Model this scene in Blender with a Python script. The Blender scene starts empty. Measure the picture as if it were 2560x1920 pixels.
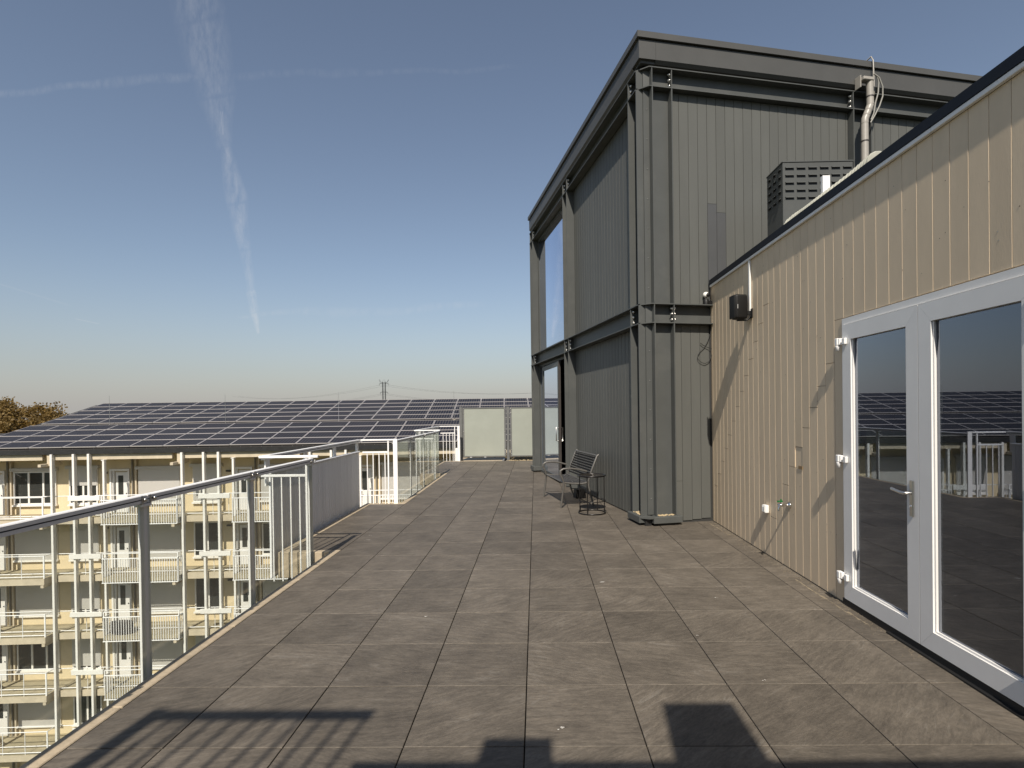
import bpy, bmesh, math, random
from mathutils import Vector, Matrix, noise
S = bpy.context.scene
C = S.collection
R = math.radians
random.seed(11)

# ------------------------------------------------------------------ camera
f_px, cx, cy = 1371.8352, 1319.1004, 1034.7657
CAM_H = 1.6565
yaw, pit, rol = -0.01464, -0.00734, -0.01350
fw = Vector((math.sin(yaw)*math.cos(pit), math.cos(yaw)*math.cos(pit), math.sin(pit)))
r0 = Vector((math.cos(yaw), -math.sin(yaw), 0)); u0 = r0.cross(fw)
rr = math.cos(rol)*r0 + math.sin(rol)*u0
uu = -math.sin(rol)*r0 + math.cos(rol)*u0
cam = bpy.data.cameras.new('camera'); cam_o = bpy.data.objects.new('camera', cam); C.objects.link(cam_o)
cam.sensor_fit = 'HORIZONTAL'; cam.sensor_width = 36.0
cam.lens = f_px/2560*36.0
cam.shift_x = (1280-cx)/2560
cam.shift_y = (cy-960)/2560
cam.clip_start = 0.05; cam.clip_end = 6000
M = Matrix(((rr.x, uu.x, -fw.x, 0), (rr.y, uu.y, -fw.y, 0), (rr.z, uu.z, -fw.z, CAM_H), (0, 0, 0, 1)))
cam_o.matrix_world = M
S.camera = cam_o

# ------------------------------------------------------------------ light
SUN_STRENGTH, SKY_STRENGTH, EXPOSURE = 5.0, 0.088, 0.2
L = Vector((0.115, 1.0, -1.03)).normalized()
sun = bpy.data.lights.new('sun', 'SUN'); sun_o = bpy.data.objects.new('sun', sun); C.objects.link(sun_o)
sun.energy = SUN_STRENGTH; sun.angle = R(0.53); sun.color = (1.0, 0.925, 0.82)
sun_o.rotation_euler = L.to_track_quat('-Z', 'Y').to_euler(); sun_o.location = (-3, -20, 30)
S.view_settings.view_transform = 'Standard'; S.view_settings.look = 'None'
S.view_settings.exposure = EXPOSURE; S.view_settings.gamma = 1.0
S.view_settings.use_curve_mapping = False

world = bpy.data.worlds.new('World'); S.world = world; world.use_nodes = True
wt = world.node_tree; wn = wt.nodes; wl = wt.links; wn.clear()
def wnode(t, **k):
    n = wn.new(t)
    for a, b in k.items(): setattr(n, a, b)
    return n
def wmath(op, a, b=None, c=None, clamp=False):
    n = wn.new('ShaderNodeMath'); n.operation = op; n.use_clamp = clamp
    for i, v in enumerate((a, b, c)):
        if v is None: continue
        if isinstance(v, (int, float)): n.inputs[i].default_value = v
        else: wl.new(v, n.inputs[i])
    return n.outputs[0]
sky = wnode('ShaderNodeTexSky', sky_type='NISHITA', sun_disc=False)
sky.sun_elevation = math.asin(-L.z)
sky.sun_rotation = math.atan2(-L.x, -L.y)          # clockwise from +Y
sky.altitude = 0; sky.air_density = 1.1; sky.dust_density = 0.9; sky.ozone_density = 3.0
tc = wnode('ShaderNodeTexCoord'); sp = wnode('ShaderNodeSeparateXYZ'); wl.new(tc.outputs['Generated'], sp.inputs[0])
X_, Y_, Z_ = sp.outputs
elev = wmath('MAXIMUM', Z_, 0.0)
hz = wmath('POWER', wmath('SUBTRACT', 1.0, wmath('MULTIPLY', elev, 3.6), clamp=True), 2.2)     # low haze layer, same all round
hsv = wnode('ShaderNodeHueSaturation'); hsv.inputs['Saturation'].default_value = 0.80; hsv.inputs['Value'].default_value = 1.0
wl.new(sky.outputs[0], hsv.inputs['Color'])
hmix = wnode('ShaderNodeMix', data_type='RGBA'); wl.new(wmath('MULTIPLY', hz, 0.85), hmix.inputs[0])
wl.new(hsv.outputs[0], hmix.inputs[6]); hmix.inputs[7].default_value = (4.40, 4.24, 4.12, 1)
# high thin vapour trails: straight strips on a plane far up, in directions x/y, z/y
ysafe = wmath('MAXIMUM', Y_, 0.05)
U = wmath('DIVIDE', X_, ysafe); V = wmath('DIVIDE', Z_, ysafe)
cmb = wnode('ShaderNodeCombineXYZ'); wl.new(U, cmb.inputs[0]); wl.new(V, cmb.inputs[1])
nz = wnode('ShaderNodeTexNoise'); nz.inputs['Scale'].default_value = 75; nz.inputs['Detail'].default_value = 5; nz.inputs['Roughness'].default_value = .65
mpn = wnode('ShaderNodeMapping'); mpn.inputs['Rotation'].default_value = (0, 0, R(28)); mpn.inputs['Scale'].default_value = (1, .33, 1)
wl.new(cmb.outputs[0], mpn.inputs[0]); wl.new(mpn.outputs[0], nz.inputs['Vector'])
nz2 = wnode('ShaderNodeTexNoise'); nz2.inputs['Scale'].default_value = 9; nz2.inputs['Detail'].default_value = 3
wl.new(cmb.outputs[0], nz2.inputs['Vector'])
wob = wmath('MULTIPLY', wmath('SUBTRACT', nz2.outputs[0], .5), .030)
front = wmath('GREATER_THAN', Y_, 0.06)
def trail(a, b, w0, w1, s, soft=True):
    du, dv = b[0]-a[0], b[1]-a[1]; ln = math.hypot(du, dv); du /= ln; dv /= ln
    t = wmath('ADD', wmath('MULTIPLY', wmath('SUBTRACT', U, a[0]), du/ln), wmath('MULTIPLY', wmath('SUBTRACT', V, a[1]), dv/ln))
    d = wmath('ADD', wmath('MULTIPLY', wmath('SUBTRACT', U, a[0]), -dv), wmath('MULTIPLY', wmath('SUBTRACT', V, a[1]), du))
    if soft: d = wmath('ADD', d, wob)
    w = wmath('ADD', wmath('MULTIPLY', t, w1-w0), w0)
    m = wmath('SUBTRACT', 1.0, wmath('POWER', wmath('ABSOLUTE', wmath('DIVIDE', d, wmath('MAXIMUM', w, 1e-4))), 1.6 if soft else 2), clamp=True)
    e = .10
    g = wmath('MULTIPLY', wmath('DIVIDE', wmath('ADD', t, e*.5), e, clamp=True), wmath('DIVIDE', wmath('SUBTRACT', 1+e*.5, t), e, clamp=True))
    m = wmath('MULTIPLY', m, g)
    if soft: m = wmath('MULTIPLY', m, wmath('MULTIPLY', wmath('SUBTRACT', nz.outputs[0], .32), 2.6, clamp=True))
    return wmath('MULTIPLY', m, s)
def path(pts, s):
    return [trail(p[0:2], q[0:2], p[2], q[2], s) for p, q in zip(pts, pts[1:])]
tr = path([(-.64, .88, .060), (-.600, .72, .052), (-.577, .58, .040), (-.562, .48, .014)], .15)
tr += path([(-.562, .49, .012), (-.541, .385, .024), (-.529, .300, .012), (-.520, .215, .009)], .24)
tr += path([(-.520, .225, .010), (-.512, .185, .008), (-.505, .147, .003)], .48)
tr += path([(-1.02, .594, .008), (-.771, .608, .010), (-.60, .616, .012)], .10)
tr += path([(-.60, .616, .010), (-.04, .620, .006)], .045)
tr += path([(-.540, .180, .004), (-.385, .184, .010), (-.10, .192, .008)], .11)
tr += [trail((-.569, .554), (-.5655, .510), .0010, .0010, .22, False), trail((-.5655, .554), (-.5645, .510), .0009, .0009, .20, False)]
tr += [trail((-.845, .179), (-.801, .169), .0014, .0012, .13, False), trail((-1.0, .250), (-.856, .204), .0022, .0022, .05, False)]
acc = tr[0]
for t in tr[1:]: acc = wmath('MAXIMUM', acc, t)
acc = wmath('MULTIPLY', acc, front)
cmix = wnode('ShaderNodeMix', data_type='RGBA'); wl.new(acc, cmix.inputs[0]); wl.new(hmix.outputs[2], cmix.inputs[6])
cmix.inputs[7].default_value = (7.2, 7.2, 7.3, 1)
bg = wnode('ShaderNodeBackground'); bg.inputs['Strength'].default_value = SKY_STRENGTH
wo = wnode('ShaderNodeOutputWorld'); wl.new(cmix.outputs[2], bg.inputs[0]); wl.new(bg.outputs[0], wo.inputs[0])

# ------------------------------------------------------------------ materials
def mat(name, col, rough=.6, var=0., scale=8., bump=0., bscale=60., metal=0., rnd=0., spec=.5, dirt=None, stretch=(1, 1, 1)):
    m = bpy.data.materials.new(name); m.use_nodes = True
    nt = m.node_tree; N = nt.nodes; K = nt.links
    b = N['Principled BSDF']; b.inputs['Roughness'].default_value = rough; b.inputs['Metallic'].default_value = metal
    b.inputs['Specular IOR Level'].default_value = spec
    b.inputs['Base Color'].default_value = (*col, 1)
    if var or bump or rnd or dirt:
        tcn = N.new('ShaderNodeTexCoord'); oi = N.new('ShaderNodeObjectInfo')
        ad = N.new('ShaderNodeVectorMath'); ad.operation = 'ADD'
        ml = N.new('ShaderNodeVectorMath'); ml.operation = 'SCALE'; cb = N.new('ShaderNodeCombineXYZ')
        for i, kf in enumerate((17.3, 9.1, 5.7)):
            q = N.new('ShaderNodeMath'); q.operation = 'MULTIPLY'; q.inputs[1].default_value = kf; K.new(oi.outputs['Random'], q.inputs[0]); K.new(q.outputs[0], cb.inputs[i])
        K.new(cb.outputs[0], ml.inputs[0]); ml.inputs['Scale'].default_value = 3.0
        K.new(tcn.outputs['Object'], ad.inputs[0]); K.new(ml.outputs[0], ad.inputs[1])
        mp = N.new('ShaderNodeMapping'); mp.inputs['Scale'].default_value = stretch; K.new(ad.outputs[0], mp.inputs[0])
        col_out = None
        if var:
            n = N.new('ShaderNodeTexNoise'); n.inputs['Scale'].default_value = scale; n.inputs['Detail'].default_value = 6; n.inputs['Roughness'].default_value = .6
            K.new(mp.outputs[0], n.inputs['Vector'])
            cr = N.new('ShaderNodeValToRGB'); cr.color_ramp.elements[0].position = .28; cr.color_ramp.elements[1].position = .72
            cr.color_ramp.elements[0].color = (*[c*(1-var) for c in col], 1); cr.color_ramp.elements[1].color = (*[min(1, c*(1+var)) for c in col], 1)
            K.new(n.outputs[0], cr.inputs[0]); col_out = cr.outputs[0]
        if dirt:
            n3 = N.new('ShaderNodeTexNoise'); n3.inputs['Scale'].default_value = scale*.35; n3.inputs['Detail'].default_value = 8; n3.inputs['Roughness'].default_value = .7
            K.new(mp.outputs[0], n3.inputs['Vector'])
            r3 = N.new('ShaderNodeValToRGB'); r3.color_ramp.elements[0].position = .52; r3.color_ramp.elements[1].position = .72
            K.new(n3.outputs[0], r3.inputs[0])
            mx = N.new('ShaderNodeMix'); mx.data_type = 'RGBA'; mx.inputs[7].default_value = (*dirt, 1)
            sc = N.new('ShaderNodeMath'); sc.operation = 'MULTIPLY'; sc.inputs[1].default_value = .5; K.new(r3.outputs[0], sc.inputs[0]); K.new(sc.outputs[0], mx.inputs[0])
            if col_out: K.new(col_out, mx.inputs[6])
            else: mx.inputs[6].default_value = (*col, 1)
            col_out = mx.outputs[2]
        if rnd:
            hs = N.new('ShaderNodeHueSaturation')
            mr = N.new('ShaderNodeMapRange'); mr.inputs[3].default_value = 1-rnd; mr.inputs[4].default_value = 1+rnd
            K.new(oi.outputs['Random'], mr.inputs[0]); K.new(mr.outputs[0], hs.inputs['Value'])
            if col_out: K.new(col_out, hs.inputs['Color'])
            else: hs.inputs['Color'].default_value = (*col, 1)
            col_out = hs.outputs[0]
        if col_out: K.new(col_out, b.inputs['Base Color'])
        if bump:
            n2 = N.new('ShaderNodeTexNoise'); n2.inputs['Scale'].default_value = bscale; n2.inputs['Detail'].default_value = 4
            K.new(mp.outputs[0], n2.inputs['Vector'])
            bp = N.new('ShaderNodeBump'); bp.inputs['Strength'].default_value = bump; bp.inputs['Distance'].default_value = .004
            K.new(n2.outputs[0], bp.inputs['Height']); K.new(bp.outputs[0], b.inputs['Normal'])
    return m

def tile_mat():
    m = bpy.data.materials.new('slate_tile'); m.use_nodes = True
    nt = m.node_tree; N = nt.nodes; K = nt.links; b = N['Principled BSDF']
    def math_(op, a, bb=None, clamp=False):
        n = N.new('ShaderNodeMath'); n.operation = op; n.use_clamp = clamp
        for i, v in enumerate((a, bb)):
            if v is None: continue
            if isinstance(v, (int, float)): n.inputs[i].default_value = v
            else: K.new(v, n.inputs[i])
        return n.outputs[0]
    tcn = N.new('ShaderNodeTexCoord'); oi = N.new('ShaderNodeObjectInfo')
    rot = N.new('ShaderNodeVectorRotate'); rot.rotation_type = 'Z_AXIS'
    K.new(tcn.outputs['Object'], rot.inputs['Vector'])
    # most tiles have the grain running the same way, give or take; some are turned round
    wn_ = N.new('ShaderNodeTexWhiteNoise'); wn_.noise_dimensions = '1D'; K.new(oi.outputs['Random'], wn_.inputs['W'])
    K.new(math_('ADD', math_('MULTIPLY', wn_.outputs['Value'], 1.3), -0.85), rot.inputs['Angle'])
    ad = N.new('ShaderNodeVectorMath'); ad.operation = 'ADD'; cb = N.new('ShaderNodeCombineXYZ')
    for i, kf in enumerate((37., 61., 23.)): K.new(math_('MULTIPLY', oi.outputs['Random'], kf), cb.inputs[i])
    K.new(rot.outputs[0], ad.inputs[0]); K.new(cb.outputs[0], ad.inputs[1])
    def noise_(scale, det, rough, st=None, dist=0):
        n = N.new('ShaderNodeTexNoise'); n.inputs['Scale'].default_value = scale; n.inputs['Detail'].default_value = det; n.inputs['Roughness'].default_value = rough
        n.inputs['Distortion'].default_value = dist
        if st:
            mp = N.new('ShaderNodeMapping'); mp.inputs['Scale'].default_value = st; K.new(ad.outputs[0], mp.inputs[0]); K.new(mp.outputs[0], n.inputs['Vector'])
        else: K.new(ad.outputs[0], n.inputs['Vector'])
        return n.outputs[0]
    streak = noise_(9.0, 9, .70, (.8, 3.4, 1), .5)
    cloud = noise_(3.2, 4, .55)
    grain = noise_(62, 8, .80, (.55, 1.5, 1))
    vein = noise_(2.1, 5, .55, (.6, 2.6, 1), 1.1)
    cr = N.new('ShaderNodeValToRGB'); e = cr.color_ramp.elements
    e[0].position = .37; e[0].color = (.060, .051, .041, 1); e[1].position = .66; e[1].color = (.185, .157, .124, 1)
    el = e.new(.5); el.color = (.108, .092, .073, 1)
    K.new(math_('ADD', math_('ADD', math_('MULTIPLY', streak, .40), math_('MULTIPLY', cloud, .22)), math_('MULTIPLY', grain, .40)), cr.inputs[0])
    v = math_('SUBTRACT', 1.0, math_('MULTIPLY', math_('ABSOLUTE', math_('SUBTRACT', vein, .5)), 55.), clamp=True)
    v = math_('MULTIPLY', v, math_('MULTIPLY', math_('SUBTRACT', cloud, .46), 4., clamp=True))
    mx = N.new('ShaderNodeMix'); mx.data_type = 'RGBA'; K.new(math_('MULTIPLY', v, .38), mx.inputs[0]); K.new(cr.outputs[0], mx.inputs[6]); mx.inputs[7].default_value = (.26, .24, .21, 1)
    # ochre bloom on a few tiles
    rust = math_('MULTIPLY', math_('SUBTRACT', noise_(4.3, 6, .7), .62), 5., clamp=True)
    mx2 = N.new('ShaderNodeMix'); mx2.data_type = 'RGBA'; K.new(math_('MULTIPLY', rust, .25), mx2.inputs[0]); K.new(mx.outputs[2], mx2.inputs[6]); mx2.inputs[7].default_value = (.24, .19, .12, 1)
    hs = N.new('ShaderNodeHueSaturation'); K.new(mx2.outputs[2], hs.inputs['Color'])
    K.new(math_('ADD', math_('MULTIPLY', oi.outputs['Random'], .28), .86), hs.inputs['Value'])
    K.new(hs.outputs[0], b.inputs['Base Color'])
    b.inputs['Roughness'].default_value = .62; b.inputs['Specular IOR Level'].default_value = .35
    bp = N.new('ShaderNodeBump'); bp.inputs['Strength'].default_value = .55; bp.inputs['Distance'].default_value = .003
    K.new(math_('ADD', math_('ADD', math_('MULTIPLY', streak, 1.6), math_('MULTIPLY', grain, .35)), math_('MULTIPLY', v, -.3)), bp.inputs['Height']); K.new(bp.outputs[0], b.inputs['Normal'])
    return m

def glass_mat(name, tint=(.93, .96, .94), rough=0.0, f_gain=1.0, gcol=(.95, .97, .97), veil=0.):
    m = bpy.data.materials.new(name); m.use_nodes = True
    nt = m.node_tree; N = nt.nodes; K = nt.links; N.remove(N['Principled BSDF'])
    tr_ = N.new('ShaderNodeBsdfTransparent'); tr_.inputs[0].default_value = (*tint, 1)
    gl = N.new('ShaderNodeBsdfGlossy'); gl.inputs['Roughness'].default_value = rough; gl.inputs['Color'].default_value = (*gcol, 1)
    fr = N.new('ShaderNodeFresnel'); ge = N.new('ShaderNodeNewGeometry'); io = N.new('ShaderNodeMapRange')
    io.inputs[3].default_value = 1.52; io.inputs[4].default_value = 1/1.52      # same reflectance entering and leaving the thin pane
    K.new(ge.outputs['Backfacing'], io.inputs[0]); K.new(io.outputs[0], fr.inputs[0])
    mu = N.new('ShaderNodeMath'); mu.operation = 'MULTIPLY'; mu.inputs[1].default_value = f_gain; mu.use_clamp = True; K.new(fr.outputs[0], mu.inputs[0])
    mx = N.new('ShaderNodeMixShader'); K.new(mu.outputs[0], mx.inputs[0]); K.new(tr_.outputs[0], mx.inputs[1]); K.new(gl.outputs[0], mx.inputs[2])
    out = mx.outputs[0]
    if veil:                                    # pale uneven diffuse layer, painting in hazy light reflections on the glass
        df = N.new('ShaderNodeBsdfDiffuse'); df.inputs[0].default_value = (.75, .73, .68, 1)
        t_ = N.new('ShaderNodeTexCoord'); mp = N.new('ShaderNodeMapping'); mp.inputs['Scale'].default_value = (1, 1.2, .25)
        nz_ = N.new('ShaderNodeTexNoise'); nz_.inputs['Scale'].default_value = 3.; nz_.inputs['Detail'].default_value = 7; nz_.inputs['Roughness'].default_value = .7
        K.new(t_.outputs['Object'], mp.inputs[0]); K.new(mp.outputs[0], nz_.inputs['Vector'])
        mr = N.new('ShaderNodeMapRange'); mr.inputs[1].default_value = .40; mr.inputs[2].default_value = .75; mr.inputs[3].default_value = veil*.35; mr.inputs[4].default_value = veil*1.6; K.new(nz_.outputs[0], mr.inputs[0])
        m2 = N.new('ShaderNodeMixShader'); K.new(mr.outputs[0], m2.inputs[0]); K.new(out, m2.inputs[1]); K.new(df.outputs[0], m2.inputs[2]); out = m2.outputs[0]
    K.new(out, N['Material Output'].inputs[0])
    return m

def solar_mat():
    m = bpy.data.materials.new('solar_cells'); m.use_nodes = True
    nt = m.node_tree; N = nt.nodes; K = nt.links; b = N['Principled BSDF']
    uv = N.new('ShaderNodeTexCoord'); sx = N.new('ShaderNodeSeparateXYZ'); K.new(uv.outputs['Object'], sx.inputs[0])
    def math_(op, a, bb=None, clamp=False):
        n = N.new('ShaderNodeMath'); n.operation = op; n.use_clamp = clamp
        for i, v in enumerate((a, bb)):
            if v is None: continue
            if isinstance(v, (int, float)): n.inputs[i].default_value = v
            else: K.new(v, n.inputs[i])
        return n.outputs[0]
    fx = math_('ABSOLUTE', math_('SUBTRACT', math_('FRACT', math_('DIVIDE', sx.outputs[0], .158)), .5))
    fy = math_('ABSOLUTE', math_('SUBTRACT', math_('FRACT', math_('DIVIDE', sx.outputs[1], .166)), .5))
    lx = math_('GREATER_THAN', fx, .425); ly = math_('GREATER_THAN', fy, .485)
    ln = math_('MAXIMUM', lx, math_('MULTIPLY', ly, .35))
    oi = N.new('ShaderNodeObjectInfo')
    nz_ = N.new('ShaderNodeTexNoise'); nz_.inputs['Scale'].default_value = 9; K.new(uv.outputs['Object'], nz_.inputs['Vector'])
    cr = N.new('ShaderNodeValToRGB'); cr.color_ramp.elements[0].color = (.008, .008, .013, 1); cr.color_ramp.elements[1].color = (.022, .021, .028, 1)
    K.new(math_('ADD', math_('MULTIPLY', nz_.outputs[0], .6), math_('MULTIPLY', oi.outputs['Random'], .4)), cr.inputs[0])
    mx = N.new('ShaderNodeMix'); mx.data_type = 'RGBA'; K.new(math_('MULTIPLY', ln, .5), mx.inputs[0]); K.new(cr.outputs[0], mx.inputs[6]); mx.inputs[7].default_value = (.22, .205, .185, 1)
    K.new(mx.outputs[2], b.inputs['Base Color']); b.inputs['Roughness'].default_value = .30; b.inputs['Specular IOR Level'].default_value = .03
    return m

MT = dict(
    tile=tile_mat(),
    screed=mat('screed', (.035, .032, .03), .9),
    coping=mat('coping_concrete', (.40, .325, .225), .85, .22, 14, .5, 90, dirt=(.20, .17, .13)),
    concrete=mat('pale_concrete', (.54, .46, .335), .85, .12, 3, .3, 40, dirt=(.38, .32, .23)),
    balcony_floor=mat('balcony_floor', (.36, .31, .205), .9, .15, 3),
    alu=mat('dark_profile', (.22, .21, .20), .45, .1, 5, metal=.3),
    white=mat('white_powder_coat', (.87, .85, .82), .38, .04, 6, rnd=.03),
    rail=mat('grey_white_rail', (.86, .84, .81), .35, .05, 6),
    groove=mat('rail_groove', (.03, .03, .03), .6),
    slat=mat('grey_slat', (.88, .87, .86), .5, .06, 5, rnd=.05, stretch=(1, 1, .15)),
    steel=mat('stainless_bolt', (.62, .60, .56), .28, metal=1.),
    glass=glass_mat('clear_glass', (.955, .975, .96), f_gain=1.0, veil=.035),
    glass_dark=glass_mat('tinted_glazing', (.30, .33, .33), f_gain=3.5, gcol=(.80, .86, 1.0), veil=.012),
    frost=mat('frosted_glass', (.31, .325, .28), .35, .05, 2, spec=.4),
    gun=mat('screen_frame_grey', (.13, .13, .125), .5, .1, 6),
    siding=mat('beige_siding', (.70, .56, .39), .55, .06, 5, .15, 120, rnd=.045, dirt=(.62, .50, .34), stretch=(1, 1, .25)),
    siding_back=mat('beige_siding_back', (.42, .33, .22), .8),
    brown=mat('raw_edge', (.30, .20, .10), .8, .2, 30),
    dark=mat('anthracite_steel', (.080, .083, .079), .45, .07, 3, .08, 30, dirt=(.122, .122, .112), spec=.22),
    dark_plank=mat('anthracite_siding', (.104, .105, .096), .50, .05, 5, .1, 120, rnd=.04, dirt=(.120, .121, .110), stretch=(1, 1, .2), spec=.2),
    dark_body=mat('anthracite_backing', (.03, .03, .028), .8),
    patch=mat('repainted_siding', (.072, .073, .073), .5, .05, 5),
    cornice=mat('cornice_sheet', (.078, .077, .073), .45, .08, 2, .05, 20, spec=.25),
    roofing=mat('bitumen_roof', (.03, .03, .03), .9, .3, 6),
    navy=mat('parapet_sheet', (.010, .013, .020), .55, .1, 3, spec=.2),
    door_white=mat('door_frame_white', (.80, .785, .76), .32, .03, 4),
    rubber=mat('black_rubber', (.012, .012, .012), .6),
    spacer=mat('glazing_spacer', (.55, .56, .50), .4),
    spacer_b=mat('glazing_spacer_tint', (.22, .19, .26), .4),
    black=mat('black_plastic', (.009, .0085, .008), .5, .1, 40, .1, 200, spec=.3),
    wire=mat('bench_grey', (.125, .117, .105), .42, .08, 20, metal=.35),
    strap=mat('bench_straps', (.058, .055, .053), .5, .1, 20),
    tmetal=mat('table_black_metal', (.018, .016, .015), .3, metal=.4),
    ttop=mat('table_top_glass', (.035, .028, .02), .08, .5, 24, spec=.8),
    pvc=mat('grey_pvc', (.33, .305, .265), .4, .08, 8),
    cable=mat('black_cable', (.012, .012, .012), .5),
    cable_g=mat('grey_cable', (.25, .24, .21), .5),
    duct=mat('ribbed_hose', (.42, .41, .34), .3, .1, 10),
    chrome=mat('tap_chrome', (.75, .73, .70), .15, metal=1.),
    green=mat('green_lever', (.01, .12, .03), .4),
    socket=mat('white_plastic', (.80, .79, .75), .35),
    cream=mat('cream_cladding', (.66, .545, .35), .8, .05, 2, .0, rnd=.0),
    col_white=mat('white_column', (.78, .75, .69), .55, .05, 3),
    trim_white=mat('white_trim', (.78, .75, .69), .5),
    shutter=mat('roller_shutter', (.52, .50, .46), .55),
    wdoor=mat('white_door', (.72, .70, .66), .45),
    pane=mat('dark_pane', (.034, .036, .034), .05, spec=.7),
    pipe_d=mat('zinc_pipe', (.20, .18, .145), .5, .1, 3),
    gutter=mat('brown_gutter', (.042, .035, .031), .5, .15, 4),
    solar=solar_mat(),
    solar_frame=mat('panel_frame', (.52, .48, .45), .4, metal=.3),
    leaf=mat('autumn_leaf', (.215, .142, .045), .7, .45, .5, rnd=.1),
    bark=mat('bark', (.10, .075, .05), .9, .3, 8),
    pylon=mat('galvanised_far', (.055, .058, .06), .6),
    ground=mat('ground_grass', (.075, .085, .045), .95, .3, .05),
    gravel=mat('gravel_stone', (.36, .28, .165), .85, .3, 3, rnd=.2),
    wicker=mat('dark_wicker', (.05, .042, .035), .8, .4, 60),
    dropping=mat('bird_dropping', (.40, .38, .345), .8),
    sand=mat('dry_sand', (.215, .175, .12), .95, .2, 30),
    rear=mat('rear_wall', (.25, .21, .16), .7, .1, 4),
)

def board_stripes(m, pitch, depth=.35):
    """vertical board joints of far cladding, too small to pick apart (fine relief)"""
    nt = m.node_tree; N = nt.nodes; K = nt.links; b = N['Principled BSDF']
    t = N.new('ShaderNodeTexCoord'); s = N.new('ShaderNodeSeparateXYZ'); K.new(t.outputs['Object'], s.inputs[0])
    d = N.new('ShaderNodeMath'); d.operation = 'DIVIDE'; d.inputs[1].default_value = pitch; K.new(s.outputs[0], d.inputs[0])
    f = N.new('ShaderNodeMath'); f.operation = 'FRACT'; K.new(d.outputs[0], f.inputs[0])
    g = N.new('ShaderNodeMath'); g.operation = 'GREATER_THAN'; g.inputs[1].default_value = .1; K.new(f.outputs[0], g.inputs[0])
    bp = N.new('ShaderNodeBump'); bp.inputs['Strength'].default_value = depth; bp.inputs['Distance'].default_value = .02; K.new(g.outputs[0], bp.inputs['Height'])
    K.new(bp.outputs[0], b.inputs['Normal'])
board_stripes(MT['cream'], .15)
def translucent(m, k, colr):
    nt = m.node_tree; N = nt.nodes; K = nt.links; b = N['Principled BSDF']
    t = N.new('ShaderNodeBsdfTranslucent'); t.inputs[0].default_value = (*colr, 1); x = N.new('ShaderNodeMixShader'); x.inputs[0].default_value = k
    K.new(b.outputs[0], x.inputs[1]); K.new(t.outputs[0], x.inputs[2]); K.new(x.outputs[0], N['Material Output'].inputs[0])
translucent(MT['leaf'], .45, (.26, .16, .04))
def lam_stripes(m, pitch):
    nt = m.node_tree; N = nt.nodes; K = nt.links; b = N['Principled BSDF']
    t = N.new('ShaderNodeTexCoord'); s = N.new('ShaderNodeSeparateXYZ'); K.new(t.outputs['Object'], s.inputs[0])
    d = N.new('ShaderNodeMath'); d.operation = 'DIVIDE'; d.inputs[1].default_value = pitch; K.new(s.outputs[2], d.inputs[0])
    f = N.new('ShaderNodeMath'); f.operation = 'FRACT'; K.new(d.outputs[0], f.inputs[0])
    bp = N.new('ShaderNodeBump'); bp.inputs['Strength'].default_value = .5; bp.inputs['Distance'].default_value = .02; K.new(f.outputs[0], bp.inputs['Height'])
    K.new(bp.outputs[0], b.inputs['Normal'])
lam_stripes(MT['shutter'], .052)

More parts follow.
